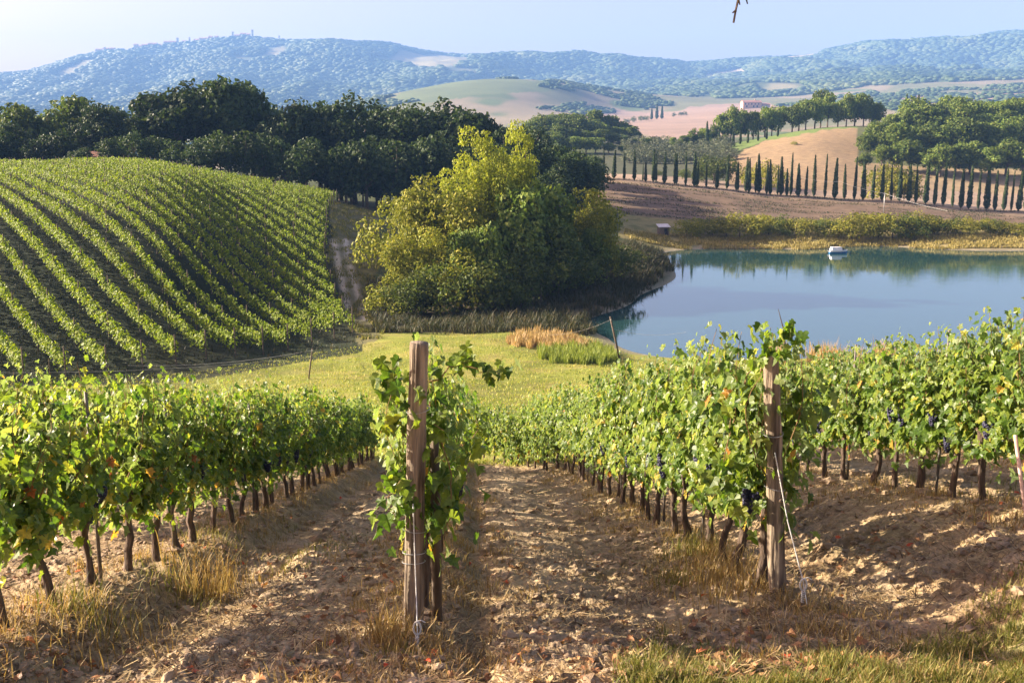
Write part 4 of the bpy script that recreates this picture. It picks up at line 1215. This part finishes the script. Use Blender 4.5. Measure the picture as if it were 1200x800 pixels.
for i, (c, P) in enumerate(HR):
    r = np.random.default_rng(700 + i)
    length = 0.21 * len(P)
    n = int(length * 95)
    k = r.uniform(0, len(P) - 1.01, n); k0 = k.astype(int); f = (k - k0)[:, None]
    xy = P[k0] * (1 - f) + P[k0 + 1] * f
    along = k * 0.25
    hmod = 1 + 0.16 * perlin(along / 1.1 + 31 * i, along * 0 + i) + 0.10 * perlin(along / 0.45 + 7 * i, along * 0 + 2.5 * i)
    gap = perlin(along / 2.3 + 13 * i, along * 0 + 0.5 + i) < -0.62
    hz = r.triangular(0.35, 1.3, 1.72, n) * hmod
    th = 0.21 * (1 + 0.35 * perlin(along / 0.9 + 3 * i, along * 0 + 9 + i)) * np.where(hz > 1.7, 0.6, 1.0)
    sd = r.choice([-1, 1], n)
    off = sd * th * r.uniform(0.3, 1.1, n)
    keep = ~(gap & (hz > 1.0)) | (r.random(n) < 0.3)
    xy = xy + HN[None] * off[:, None]
    z = H(xy[:, 0], xy[:, 1]) + hz
    C = np.stack([xy[:, 0], xy[:, 1], z], 1)[keep]
    Nn = np.stack([HN[0] * sd, HN[1] * sd, 0.7 + 0 * sd], 1)[keep] + 0.55 * r.normal(size=(keep.sum(), 3))
    V, Q = cards(C, Nn, 0.19 * r.uniform(0.6, 1.35, keep.sum()), r, 0.8)
    v = np.clip(r.normal(0.45, 0.25, keep.sum()), 0, 1)
    o0 = np.array([P[0, 0], P[0, 1], Hs(P[0, 0], P[0, 1])])
    o = thing('vine_row', 'long trellised vine row on the left hillside, %s counting from the grassy track' % nth(i), 'vine row', tuple(o0), 0, 'vine rows on the hillside')
    link('foliage', mesh_np('hill_foliage', V - o0, [Q], attrs={'v': np.repeat(v, 2)}, mats=[M_HILLVINE]), o)
    # trunks are hidden in the shade; wooden posts mark both ends and every few metres
    for q in range(0, len(P), 30):
        zz = Hs(P[q, 0], P[q, 1])
        link('row_post', Geo().tube(np.array([(P[q, 0], P[q, 1], zz - 0.2), (P[q, 0], P[q, 1], zz + 2.0)]) - o0, 0.05, 6).mesh('row_post', M_BARK), o)

# ------------------------------------------------------------------ distant woods, town and farm
M_FARWOOD = leaf_mat('far_wood', [(0.0, (0.028, 0.048, 0.018)), (0.5, (0.055, 0.082, 0.03)), (1.0, (0.11, 0.125, 0.05))], trans=0.0, obj_var=0, spec=0.1)
def far_lumps(name, X, Y, rad, r, label_kind='stuff', squash=0.42):
    z = H(X, Y)
    V, T = lumps(np.stack([X, Y, z + rad * 0.35], 1), rad, r, squash=squash, rough=0.14)
    v = np.clip(r.normal(0.42, 0.07, len(X)) + 0.45 * fbm(X / 160, Y / 260, 3), 0, 1)
    o = link(name, mesh_np(name, V, [T], smooth=True, attrs={'v': np.repeat(v, len(ICO_F))}, mats=[M_FARWOOD]))
    tag(o, kind=label_kind)
    return o
def build_distant_forest():
    r = np.random.default_rng(900)
    n = 95000
    s = r.uniform(-0.62, 0.62, n); Y = np.sqrt(r.uniform(2150 ** 2, 4690 ** 2, n))
    X = s * Y
    z = H(X, Y); px, py = project(X, Y, z)
    mn = fbm(X / 500 + 2, Y / 900 + 9, 4)
    keep = mn < 0.56
    keep &= ~((r.random(n) < 0.75) & (fbm(X / 130, Y / 180, 3) > 0.42))
    for poly in ([(785, 70), (850, 62), (975, 57), (960, 66), (880, 70), (800, 76)], [(820, 88), (870, 80), (880, 86), (830, 92)], [(1140, 98), (1215, 92), (1215, 104), (1150, 106)]):
        keep &= ~inpoly(px, py, poly)
    keep &= ~((px < 345) & (px > 100) & (Y > 4380) & (r.random(n) < 0.85))
    keep &= (Y > 2300) | (r.random(n) < 0.5)
    X, Y = X[keep], Y[keep]
    far_lumps('distant_forest', X, Y, r.uniform(6.5, 15.5, len(X)) * (0.75 + 0.5 * (Y > 3000)), r)
build_distant_forest()
def build_valley_woods():
    r = np.random.default_rng(901)
    pts = []
    # belts and copses in the valley
    for poly, dens, (ya, yb) in (
        ([(545, 92), (560, 84), (600, 84), (605, 94)], 260, (1950, 2250)),
        ([(630, 100), (660, 88), (745, 108), (790, 122), (780, 128), (700, 124), (640, 122)], 1500, (1750, 2250)),
        ([(620, 128), (700, 118), (760, 126), (760, 131), (640, 138)], 160, (1300, 1750)),
        ([(380, 118), (480, 112), (500, 126), (460, 140), (380, 140)], 900, (1500, 2250)),
        ([(0, 100), (0, 190), (420, 190), (420, 110)], 1900, (700, 2300)),
        ([(1010, 118), (1215, 110), (1215, 130), (1030, 130)], 420, (900, 1600)),
        ([(880, 130), (1020, 108), (1215, 98), (1215, 108), (1000, 120)], 700, (1500, 2250))):
        n = 0; tries = 0
        while n < dens and tries < 60:
            tries += 1
            s = r.uniform(-0.56, 0.56, 6000); Y = np.sqrt(r.uniform(ya ** 2, yb ** 2, 6000)); X = s * Y
            px, py = project(X, Y, H(X, Y))
            k = inpoly(px, py, poly) & (fbm(X / 90, Y / 120, 2) > -0.1)
            k = np.where(k)[0][:dens - n]
            pts += list(zip(X[k], Y[k])); n += len(k)
    P = np.array(pts)
    far_lumps('valley_woods', P[:, 0], P[:, 1], r.uniform(3.2, 6.5, len(P)), r)
build_valley_woods()

def gable_house(name, label, cat, group, pos, w, d, h, roof_h, rz, wall, roof, wins=(), over=0.35, chimney=False):
    o = thing(name, label, cat, pos, rz, group)
    g = Geo(); g.box((0, 0, h / 2 - 0.75), (w, d, h + 1.5))
    g.add([(-w / 2, -d / 2, h), (-w / 2, d / 2, h), (-w / 2, 0, h + roof_h), (w / 2, -d / 2, h), (w / 2, d / 2, h), (w / 2, 0, h + roof_h)], T=[(0, 2, 1), (3, 4, 5)])
    link('wall', g.mesh('house_wall', wall), o)
    W, D = w / 2 + over, d / 2 + over
    e = roof_h * over / (d / 2); th = 0.03 * d
    V = [(-W, -D, h - e), (W, -D, h - e), (W, 0, h + roof_h), (-W, 0, h + roof_h), (-W, D, h - e), (W, D, h - e)]
    V += [(x, y, z + th) for x, y, z in V]
    Q = [(0, 3, 2, 1), (3, 4, 5, 2), (6, 7, 8, 9), (9, 8, 11, 10), (0, 1, 7, 6), (4, 10, 11, 5), (0, 6, 9, 3), (3, 9, 10, 4), (1, 2, 8, 7), (2, 5, 11, 8)]
    ro = link('roof', Geo().add(V, Q).mesh('house_roof', roof), o)
    if chimney:
        link('chimney', Geo().box((w * 0.2, 0, h + roof_h + 0.02 * w), (w * 0.05, w * 0.05, w * 0.1)).mesh('chimney', wall), ro)
    for x, z, ww, hh in wins:
        link('window', Geo().box((x, -d / 2 - 0.02, z), (ww, 0.10, hh)).mesh('house_window', M_DARK), o)
    return o

TOWN = [(109, 63.5, 5), (116, 63, 6), (124, 62, 6), (132, 63, 6), (164, 59, 5), (170, 58, 6), (177, 60, 5), (182, 57, 5), (189, 55, 4), (195, 53, 5), (201, 52, 6), (216, 50.5, 4), (230, 48.5, 5), (237, 47, 6), (243, 47.5, 5), (254, 45.5, 4), (263, 44, 5), (278, 41, 6), (285, 41, 6), (291, 41, 4), (160, 62, 4), (247, 49, 4), (172, 63, 5), (205, 55, 4)]
def skyline(px):
    Y = np.arange(3900, 4720, 20.0); s, _ = ray(px, 60); z = H(s * Y, Y)
    k = int(np.argmax(z / Y)); return float(Y[k]), float(z[k])
for i, (px, top, wp) in enumerate(sorted(TOWN)):
    Y, zs = skyline(px)
    p = pix(px, top, Y); w = wp * Y / F
    hgt = 14.0 + (i * 5 % 7)
    base = zs - 2.0 if i % 5 else zs - 7.0
    gable_house('town_house', 'tiny pale house of the hilltop town on the skyline, %s from the left' % nth(i), 'house', 'houses of the hilltop town', (p.x, Y, base), w, 15, hgt, 4, 0, M_STONE if i % 3 else M_BRICK, M_ROOF, over=0.6)
for i, (px, top, wp, hg) in enumerate([(123, 59.5, 1.5, 26), (208, 45.5, 1.9, 34), (222, 45.5, 1.5, 30), (272.5, 35.5, 1.6, 34), (295.5, 33, 1.7, 40), (327, 40, 1.2, 26)]):
    Y, zs = skyline(px)
    Y -= 12
    p = pix(px, top - 1.0, Y); w = wp * Y / F
    hg *= 0.95
    p.z = zs + hg - 2
    o = thing('bell_tower', 'thin stone tower above the hilltop town, %s from the left' % nth(i), 'tower', (p.x, Y, p.z - hg), 0, 'towers of the hilltop town')
    link('shaft', Geo().box((0, 0, hg * 0.42 - 10), (w, w, hg * 0.85 + 20)).mesh('tower_shaft', M_STONE), o)
    link('belfry', Geo().box((0, 0, hg * 0.885), (w * 1.18, w * 1.18, hg * 0.08)).mesh('tower_belfry', M_BRICK), o)
    link('spire', Geo().box((0, 0, hg * 0.965), (w * 1.1, w * 1.1, hg * 0.07), taper=0.1).mesh('tower_spire', M_ROOF), o)

def ground_at(px, py, Y):
    s, _ = ray(px, py); return (s * Y, Y, Hs(s * Y, Y))
p = ground_at(880, 124, 1480)
gable_house('farmhouse', 'long pinkish farmhouse with a low roof at the top of the far pink field', 'farmhouse', None, (p[0], p[1], pix(880, 126.5, 1480).z), 27, 12, 7.5, 2.6, 0.12, M_BRICK, M_ROOF, [(-10, 5, 1.6, 2), (-5.5, 5, 1.6, 2), (-1, 5, 1.6, 2), (4, 5, 1.6, 2), (9, 5, 1.6, 2), (-8, 1.8, 2, 2.6), (2, 1.8, 2, 2.6), (7, 1.8, 2, 2.6)], chimney=True)
gable_house('barn', 'small barn joined to the right end of the far pinkish farmhouse', 'barn', None, (p[0] + 21, p[1] + 4, pix(880, 126.5, 1480).z), 11, 9, 4.5, 1.8, 0.12, M_BRICK, M_ROOF, [(0, 1.8, 2.4, 3)])
p = ground_at(104, 160, 161)
gable_house('country_house', 'orange-pink house glimpsed through the dark oaks at the left', 'house', None, (p[0], 161, p[2] - 0.7), 3.2, 3.6, 3.2, 0.8, 0.3, M_BRICK, M_ROOF, [(-1.1, 2.5, 0.6, 0.9), (1.0, 2.5, 0.6, 0.9), (0, 0.9, 0.8, 1.7)], chimney=True)
for i, (px, py, Y, sc) in enumerate([(764, 127, 1220, 1.5), (770, 127, 1225, 1.9), (776, 127, 1222, 1.7), (752, 131, 1180, 1.0), (743, 133, 1150, 1.0), (734, 135, 1130, 0.9), (802, 127, 1300, 0.9), (798, 128, 1290, 0.8), (790, 129, 1270, 0.8), (758, 130, 1190, 1.0)]):
    g = ground_at(px, py, Y)
    va = CYPR if i < 3 else SHRUBS
    tr, cr, h0 = va[i % len(va)]
    o = thing('field_tree', '%s beside the far pink field, %s of its line' % ('dark upright cypress' if i < 3 else 'small round tree', nth(i)), 'tree', (g[0], g[1], g[2]), i, 'trees beside the far pink field')
    o.scale = (sc * (2.0 if i < 3 else 1.4), sc * (2.0 if i < 3 else 1.4), sc * (1.0 if i < 3 else 1.3))
    link('trunk', tr, o); link('crown', cr, o)

# ------------------------------------------------------------------ grass, clods, litter, reeds
def near_px(px, py):
    px = np.asarray(px, float); py = np.asarray(py, float)
    a = (px - 600) / F; b = (400 - py) / F
    d1 = CP + b * SP; t = (-SP + b * CP) / d1
    Y = EYE / (-t - SL)
    return a / d1 * Y, Y
def stuff_blades(name, P, h, r, mat, lean=0.35, width=0.012, vlo=0.0, vhi=1.0):
    V, q, t = blades(P, h, r, lean, width)
    v = r.uniform(vlo, vhi, len(P))
    return tag(link(name, mesh_np(name, V, [q, t], attrs={'v': np.concatenate([v, v])}, mats=[mat])), kind='stuff')

def cover():
    r = np.random.default_rng(42)
    # meadow turf
    n = 110000
    s = r.uniform(-0.56, 0.40, n); Y = np.exp(r.uniform(math.log(29), math.log(80), n)); X = s * Y
    z = H(X, Y); px, py = project(X, Y, z)
    k = ~((px > 690) & (z < LAKE_Z + 0.15)) & (perlin(X / 0.9, Y / 0.9) + 0.6 * perlin(X / 4, Y / 2.2) > -0.35) & inpoly(px, py, [(-40, 600), (-40, 445), (220, 436), (430, 404), (520, 390), (690, 393), (790, 440), (790, 600)])
    P = np.stack([X, Y, z - 0.01], 1)[k]
    stuff_blades('meadow_grass', P, r.uniform(0.05, 0.16, len(P)), r, M_MEADOW, 0.5, 0.022)
    # golden and green reeds by the lake corner
    def patch(name, poly, Yr, hr, cnt, mat, width, lean=0.25, fz=None):
        P = []; got = 0; it = 0
        while got < cnt and it < 60:
            it += 1
            s = r.uniform(-0.56, 0.62, 30000); Y = r.uniform(*Yr, 30000); X = s * Y; z = H(X, Y)
            px, py = project(X, Y, z)
            k = inpoly(px + 7 * perlin(px / 9, py / 6), py + 4 * perlin(px / 13 + 4, py / 7), poly) & (z > LAKE_Z - 0.05)
            if fz is not None: k &= fz(X, Y)
            q = np.stack([X, Y, z - 0.02], 1)[k][:cnt - got]; P.append(q); got += len(q)
        P = np.concatenate(P)
        clump = 0.75 + 0.5 * (perlin(P[:, 0] / 0.8, P[:, 1] / 0.8) + 0.5)
        return stuff_blades(name, P, r.uniform(*hr, len(P)) * np.clip(clump, 0.4, 1.5), r, mat, lean, width)
    patch('golden_reeds', [(590, 402), (618, 392), (660, 395), (692, 404), (700, 412), (650, 412)], (66, 82), (0.25, 0.85), 4600, M_REED, 0.030)
    patch('green_reeds', [(628, 416), (650, 408), (712, 412), (728, 424), (700, 428), (640, 424)], (58, 76), (0.4, 0.8), 4600, M_GREENREED, 0.028)
    patch('shore_reeds', [(880, 436), (1230, 436), (1230, 422), (900, 422)], (60, 66.5), (0.5, 1.6), 3200, M_REED, 0.028, fz=lambda X, Y: perlin(X / 2.2, Y / 9) > 0.15)
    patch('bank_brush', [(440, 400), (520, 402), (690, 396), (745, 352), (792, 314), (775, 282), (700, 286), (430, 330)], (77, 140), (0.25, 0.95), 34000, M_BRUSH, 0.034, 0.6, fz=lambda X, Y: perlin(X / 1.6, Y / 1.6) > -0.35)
    patch('track_grass', [(425, 408), (448, 398), (445, 250), (410, 225), (388, 230), (385, 300), (400, 360)], (74, 150), (0.1, 0.4), 9000, M_GREENGRASS, 0.03, 0.5, fz=lambda X, Y: perlin(X / 1.2, Y / 3) > -0.1)
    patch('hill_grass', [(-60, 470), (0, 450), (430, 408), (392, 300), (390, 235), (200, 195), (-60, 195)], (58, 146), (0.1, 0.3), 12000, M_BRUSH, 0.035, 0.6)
    patch('far_bank_grass', [(735, 300), (735, 262), (1230, 262), (1230, 296)], (143.5, 151.5), (0.15, 0.55), 20000, M_FARGRASS, 0.05, 0.5, fz=lambda X, Y: perlin(X / 2.5, Y / 1.5) > -0.3)
    patch('field_stubble', [(700, 270), (720, 208), (1230, 248), (1230, 270)], (166, 212), (0.08, 0.3), 16000, M_BRUSH, 0.06, 0.6, fz=lambda X, Y: perlin(X / 14, Y / 2.5) > 0.0)
    # soil clods
    n = 30000
    px = r.uniform(-40, 1240, n); py = 485 + 15 + 320 * r.random(n) ** 0.72
    X, Y = near_px(px, py)
    u = lat(X, Y)
    k = (Y < 31) & (perlin(X * 0.9 + 3, Y * 0.9) + 0.5 * r.normal(size=n) > 0.05) & ~((np.abs(u - 0.02) < 0.12)) & ~inpoly(px, py, [(745, 830), (760, 760), (1000, 775), (1230, 735), (1230, 830)])
    X, Y = X[k], Y[k]
    rad = np.minimum(r.lognormal(math.log(0.016), 0.55, len(X)), 0.065) * np.clip(Y / 9, 0.7, 1.5)
    V, T = lumps(np.stack([X, Y, Hg(X, Y) + rad * 0.2], 1), rad, r, squash=0.6, sub=True, rough=0.2)
    tag(link('soil_clods', mesh_np('soil_clods', V, [T], attrs={'v': np.full(len(T), 0.5)}, mats=[M_CLOD])), kind='stuff')
    # dead straw and twigs lying on the soil
    n = 60000
    px = r.uniform(-40, 1240, n); py = 500 + 310 * r.random(n) ** 0.8
    X, Y = near_px(px, py)
    k = (Y < 31) & (perlin(X * 1.1 + 7, Y * 1.1) + 0.35 * r.normal(size=n) > 0.05)
    X, Y = X[k], Y[k]; z = Hg(X, Y); m = len(X)
    az = r.uniform(0, 3.14, m); L = r.uniform(0.02, 0.11, m); w = r.uniform(0.002, 0.005, m)
    d = np.stack([np.cos(az), np.sin(az), r.normal(0.06, 0.22, m)], 1) * L[:, None]; sd = np.stack([-np.sin(az), np.cos(az), 0 * az], 1) * w[:, None]
    c = np.stack([X, Y, z + 0.014], 1)
    V = np.stack([c - d - sd, c + d - sd, c + d + sd, c - d + sd], 1).reshape(-1, 3)
    v = r.uniform(0, 1, m)
    tag(link('dead_straw', mesh_np('dead_straw', V, [np.arange(4 * m).reshape(m, 4)], attrs={'v': v}, mats=[M_STRAW])), kind='stuff')
    # fallen vine leaves
    n = 2600
    px = r.uniform(-40, 1240, n); py = 500 + 310 * r.random(n) ** 0.8
    X, Y = near_px(px, py)
    u = lat(X, Y); dist = np.min(np.abs(u[:, None] - np.array(ROWS_U)[None]), 1)
    k = (Y < 30) & (perlin(X * 0.6 + 20, Y * 0.6) + 0.3 * r.normal(size=n) - 0.25 * dist > -0.05)
    X, Y = X[k], Y[k]; m = len(X)
    V, T = vine_leaves(np.stack([X, Y, Hg(X, Y) + 0.03], 1), np.stack([r.normal(0, 0.35, m), r.normal(0, 0.35, m), 1 + 0 * X], 1), r.normal(size=(m, 3)), r.uniform(0.035, 0.07, m), r)
    v = r.uniform(0, 1, m)
    tag(link('fallen_leaves', mesh_np('fallen_leaves', V, [T], attrs={'v': np.repeat(v, len(LEAF_T))}, mats=[M_LITTER])), kind='stuff')
    # dry grass under the vine rows and round the posts
    Pt = []; Hh = []
    for ri, u in enumerate(ROWS_U):
        for q in range(380):
            Y = math.exp(r.uniform(math.log(5.2), math.log(30))); du = r.normal(0, 0.36)
            if perlin(Y * 0.55 + ri * 9, ri * 3.3) < -0.15 and r.random() < 0.75: continue
            x = u + du + ROWDX * Y
            m = r.integers(14, 34)
            a = r.normal(0, 0.075, (m, 2))
            Pt.append(np.stack([x + a[:, 0], Y + a[:, 1]], 1)); Hh.append(r.uniform(0.04, 0.14) * r.uniform(0.5, 1.5, m))
    for cx, cy, m, sp, hh in ((-0.80, 6.35, 260, 0.10, 0.24), (-0.62, 6.1, 130, 0.16, 0.14), (2.02, 7.2, 110, 0.16, 0.14), (2.25, 7.1, 120, 0.2, 0.12), (-2.75, 8.6, 170, 0.14, 0.55), (-2.85, 9.1, 120, 0.16, 0.45), (-3.3, 6.2, 300, 0.35, 0.22), (-3.0, 6.9, 200, 0.3, 0.2), (1.75, 8.3, 260, 0.2, 0.3), (1.85, 9.4, 220, 0.22, 0.28), (1.8, 7.7, 160, .2, .25)):
        a = r.normal(0, sp, (m, 2)); Pt.append(np.stack([cx + a[:, 0], cy + a[:, 1]], 1)); Hh.append(hh * r.uniform(0.4, 1.25, m))
    P2_ = np.concatenate(Pt); hh = np.concatenate(Hh)
    P = np.stack([P2_[:, 0], P2_[:, 1], Hg(P2_[:, 0], P2_[:, 1]) - 0.01], 1)
    stuff_blades('dry_grass', P, hh, r, M_DRYGRASS, 0.55, 0.0035)
    # greener tufts on the soil and the grass strip in the lower right corner
    Pt = []; Hh = []
    for cx, cy, m, sp, hh in ((370, 645, 260, 26, 0.10), (340, 660, 160, 20, 0.1), (395, 640, 160, 20, 0.09), (820, 660, 420, 18, 0.22), (790, 690, 200, 14, 0.14), (250, 640, 240, 24, 0.16), (470, 770, 60, 15, 0.1), (1060, 615, 120, 20, 0.12), (1160, 640, 160, 26, 0.15), (300, 610, 200, 30, 0.14), (210, 690, 260, 26, 0.16), (100, 730, 260, 30, 0.2)):
        qx = r.normal(cx, sp, m); qy = r.normal(cy, sp * 0.3, m); X, Y = near_px(qx, qy); Pt.append(np.stack([X, Y], 1)); Hh.append(hh * r.uniform(0.4, 1.2, m))
    n = 34000
    qx = r.uniform(715, 1260, n); qy = r.uniform(725, 815, n)
    X, Y = near_px(qx, qy)
    edge = np.interp(qx, [715, 740, 770, 850, 1000, 1100, 1200, 1260], [815, 770, 752, 775, 782, 758, 728, 720])
    k = (qy > edge + 9 * r.normal(size=n)) & (perlin(X * 1.6, Y * 1.6) + 0.5 * perlin(X * 5, Y * 5) + 0.25 * r.normal(size=n) > -0.18)
    Pt.append(np.stack([X, Y], 1)[k]); Hh.append(r.uniform(0.03, 0.11, k.sum()) * np.clip(1 + 0.9 * perlin(X[k] * 2.3, Y[k] * 2.3), 0.4, 2))
    P2_ = np.concatenate(Pt); hh = np.concatenate(Hh)
    P = np.stack([P2_[:, 0], P2_[:, 1], Hg(P2_[:, 0], P2_[:, 1]) - 0.01], 1)
    stuff_blades('green_grass', P, hh, r, M_GREENGRASS, 0.6, 0.0035)
cover()

# ------------------------------------------------------------------ boat, hut, fence, cable, overhanging tree
def boat():
    p = pix(982, 297, 139.0)
    o = thing('rowing_boat', 'small white motor boat with a blue waterline moored near the far bank', 'boat', (p.x, 139.0, LAKE_Z), 0.08)
    st = np.linspace(0, 1, 15); L = 3.0
    half = 0.62 * np.interp(st, [0, 0.1, 0.6, 0.85, 1], [0.85, 0.95, 1.0, 0.6, 0.03])
    o.scale = (0.86,) * 3
    def hull(z0, z1, k0, k1, nm, mat, cap):
        x = -L / 2 + L * st
        sh = 0.10 * st ** 3
        rows = []
        for z, k in ((z0, k0), ((z0 + z1) / 2, (k0 + k1) / 2 + 0.02), (z1, k1)):
            rows.append([np.stack([x, half * k * s, z + sh * (z > 0.1)], 1) for s in (-1, 1)])
        V = []; Q = []
        m = len(st)
        for a in rows: V += [a[0], a[1]]
        V = np.concatenate(V)
        for j in range(2):
            for s in (0, 1):
                for i in range(m - 1):
                    a = (2 * j + s) * m + i; b = (2 * (j + 1) + s) * m + i
                    Q.append((a, a + 1, b + 1, b) if s == 0 else (a, b, b + 1, a + 1))
        for i in range(m - 1): Q.append((i, m + i, m + i + 1, i + 1))
        if cap:
            for i in range(m - 1): Q.append((4 * m + i, 4 * m + i + 1, 5 * m + i + 1, 5 * m + i))
        for j in range(2): Q.append((2 * j * m, 2 * (j + 1) * m, (2 * (j + 1) + 1) * m, (2 * j + 1) * m))
        link(nm, Geo().add(V, Q).mesh(nm, mat), o)
    hull(-0.12, 0.24, 0.72, 0.96, 'waterline', M_BLUE, False)
    hull(0.245, 0.50, 0.965, 1.04, 'hull', M_WHITE, True)
    link('cabin_cover', Geo().box((-0.35, 0, 0.74), (1.75, 1.02, 0.46), taper=0.86).mesh('cabin_cover', M_WHITE), o)
    link('windscreen', Geo().box((0.68, 0, 0.66), (0.26, 0.86, 0.28), taper=0.8).mesh('windscreen', M_RUBBER), o)
    link('bow_seat', Geo().box((1.02, 0, 0.60), (0.22, 0.6, 0.1)).mesh('bow_seat', M_RUBBER), o)
    mt = link('outboard_motor', Geo().box((-1.6, 0, 0.62), (0.2, 0.28, 0.36), taper=0.8).mesh('outboard_motor', M_RUBBER), o)
    link('motor_leg', Geo().box((-1.62, 0, 0.18), (0.10, 0.10, 0.6)).mesh('motor_leg', M_RUBBER), mt)
boat()
def hut():
    s, _ = ray(777, 275); Y = 151.0; z = Hs(s * Y, Y)
    o = thing('pump_hut', 'small wooden hut with a pale sloping roof on the lake bank', 'hut', (s * Y, Y, z), 0.15)
    o.scale = (0.78,) * 3
    wd = noise_mat('hut_boards', (0.10, 0.075, 0.06), (0.2, 0.15, 0.12), scale=4, stretch=(6, 6, 0.4), bump=0.4)
    link('wall', Geo().box((0, 0, 0.6), (1.9, 1.4, 1.9)).mesh('hut_wall', wd), o)
    V = [(-1.15, -0.95, 1.60), (1.15, -0.95, 1.60), (1.15, 0.95, 2.05), (-1.15, 0.95, 2.05)]
    V += [(x, y, zz + 0.09) for x, y, zz in V]
    link('roof', Geo().add(V, [(0, 3, 2, 1), (4, 5, 6, 7), (0, 1, 5, 4), (1, 2, 6, 5), (2, 3, 7, 6), (3, 0, 4, 7)]).mesh('hut_roof', noise_mat('pale_sheet_roof', (0.6, 0.52, 0.5), (0.72, 0.66, 0.64), scale=3, bump=0.1)), o)
    d = link('door', Geo().box((0.35, -0.72, 0.62), (0.7, 0.05, 1.5)).mesh('hut_door', M_DARK), o)
    link('handle', Geo().box((0.10, -0.77, 0.65), (0.05, 0.05, 0.14)).mesh('door_handle', M_STEEL), d)
hut()
def fence_post(label, base, top, Y, rad):
    b = pix(*base, Y); z = Hs(b.x, Y); t = pix(*top, Y - 0.3)
    o = thing('fence_post', label, 'post', (b.x, Y, z))
    v = np.array([t.x - b.x, -0.3, t.z - z])
    link('shaft', Geo().tube(np.array([v * -0.1, v * 0.5 + (0.01, 0, 0), v]), (rad, rad, rad * 0.85), 8, wob=0.2).mesh('fence_post_shaft', M_BARK, True), o)
    link('insulator', Geo().box(v * 0.93 + np.array([0, -rad, 0]), (0.06, 0.06, 0.10)).mesh('insulator', M_CORD), o)
    return Vector((b.x, Y, z)) + Vector(tuple(v * 0.93)), Vector((b.x, Y, z)) + Vector(tuple(v * 0.72))
A1, A2 = fence_post('leaning dark fence post in front of the lake corner', (726, 428), (715, 371), 66, 0.07)
B1, B2 = fence_post('thin fence post below the hillside vineyard', (362, 452), (366, 408), 58, 0.045)
def wire(label, pts, rad, mat, sag=0.3, name='fence_wire', cat='wire', group=None):
    P = [np.array(tuple(p)) for p in pts]; d = []
    for a, b in zip(P[:-1], P[1:]):
        for s in np.linspace(0, 1, 12): d.append(a + (b - a) * s - np.array([0, 0, sag * 4 * s * (1 - s)]))
    d = np.array(d); keep = np.concatenate([[True], np.linalg.norm(np.diff(d, axis=0), axis=1) > 1e-4]); d = d[keep]
    tag(link(name, Geo().tube(d - d[0], rad, 5).mesh(name, mat), None, tuple(d[0])), label, cat, group)
wire('dark fence wire running left from the leaning post by the lake', [A1, pix(640, 392, 74)], 0.008, M_STAKE)
wire('pale fence wire running right from the leaning post over the lake', [A2, pix(804, 389, 64)], 0.007, M_STEEL)
wire('upper wire along the foot of the hillside vineyard', [pix(150, 428, 60), B1, pix(432, 414, 70)], 0.006, M_STEEL)
wire('lower wire along the foot of the hillside vineyard', [pix(-20, 436, 58), B2, pix(470, 420, 70)], 0.006, M_STEEL)
# thin pole and pale cable in front of the cypresses
b = pix(1035, 255, 192); zb = Hs(b.x, 192)
o = thing('cable_pole', 'thin grey pole carrying a pale cable before the cypresses', 'pole', (b.x, 192, zb))
tz = pix(1035, 226, 192).z
link('shaft', Geo().tube(np.array([(0, 0, -0.4), (0, 0, (tz - zb) / 2), (0, 0, tz - zb)]), 0.07, 7).mesh('pole_shaft', M_STEEL, True), o)
link('crossarm', Geo().box((0, -0.08, tz - zb - 0.15), (0.7, 0.08, 0.08)).mesh('crossarm', M_STEEL), o)
wire('pale cable sagging across the front of the cypress line', [pix(938, 208, 196), pix(985, 213, 195), Vector((b.x, 192, tz - 0.1)), pix(1110, 247, 180)], 0.014, M_CORD, 0.25, 'overhead_cable', 'cable')
# moored float, tiny
# tree at the photographer's right whose twig hangs into the top of the view
tw = pix(866, -6, 3.2)
o = thing('overhanging_tree', 'tree whose bare hanging twig shows at the top edge of the sky', 'tree', (2.9, -2.2, Hs(2.9, -2.2)))
o0 = np.array([2.9, -2.2, Hs(2.9, -2.2)])
g = Geo()
g.tube(np.array([(2.9, -2.2, o0[2] - 0.3), (2.85, -2.1, 0.6), (2.6, -1.6, 2.2), (2.4, -1.2, 3.4)]) - o0, (0.13, 0.11, 0.09, 0.06), 10, wob=0.2)
link('trunk', g.mesh('overhanging_trunk', M_BARK, True), o)
g = Geo()
pth = np.array([(2.6, -1.6, 2.2), (2.1, -0.2, 2.9), (1.5, 1.6, 2.8), (tw.x + 0.1, 2.9, 1.9), (tw.x + 0.02, 3.15, 1.0), tuple(tw)])
tt = np.linspace(0, 1, 24); k = np.linspace(0, 1, len(pth))
pth = np.stack([np.interp(tt, k, pth[:, i]) for i in range(3)], 1)
g.tube(pth - o0, np.linspace(0.05, 0.0045, 24), 6)
br = link('branch', g.mesh('overhanging_branch', M_BARK, True), o)
def twig(pts, r0, r1):
    P = np.array([tuple(pix(*p)) for p in pts]) - o0
    link('twig', Geo().tube(P, np.linspace(r0, r1, len(P)), 5).mesh('twig', M_VTRUNK), br)
twig([(866, -6, 3.2), (864, 4, 3.2), (862, 13, 3.2), (859.5, 27, 3.2)], 0.0036, 0.0032)
twig([(863, 12.5, 3.2), (860.5, 13.5, 3.2), (858.3, 15.5, 3.2)], 0.0035, 0.0022)
twig([(864.5, -2, 3.2), (866, 2, 3.2), (867, 6, 3.2)], 0.0035, 0.002)
twig([(868, -10, 3.22), (874, -2, 3.22), (876, 5, 3.22)], 0.0035, 0.002)
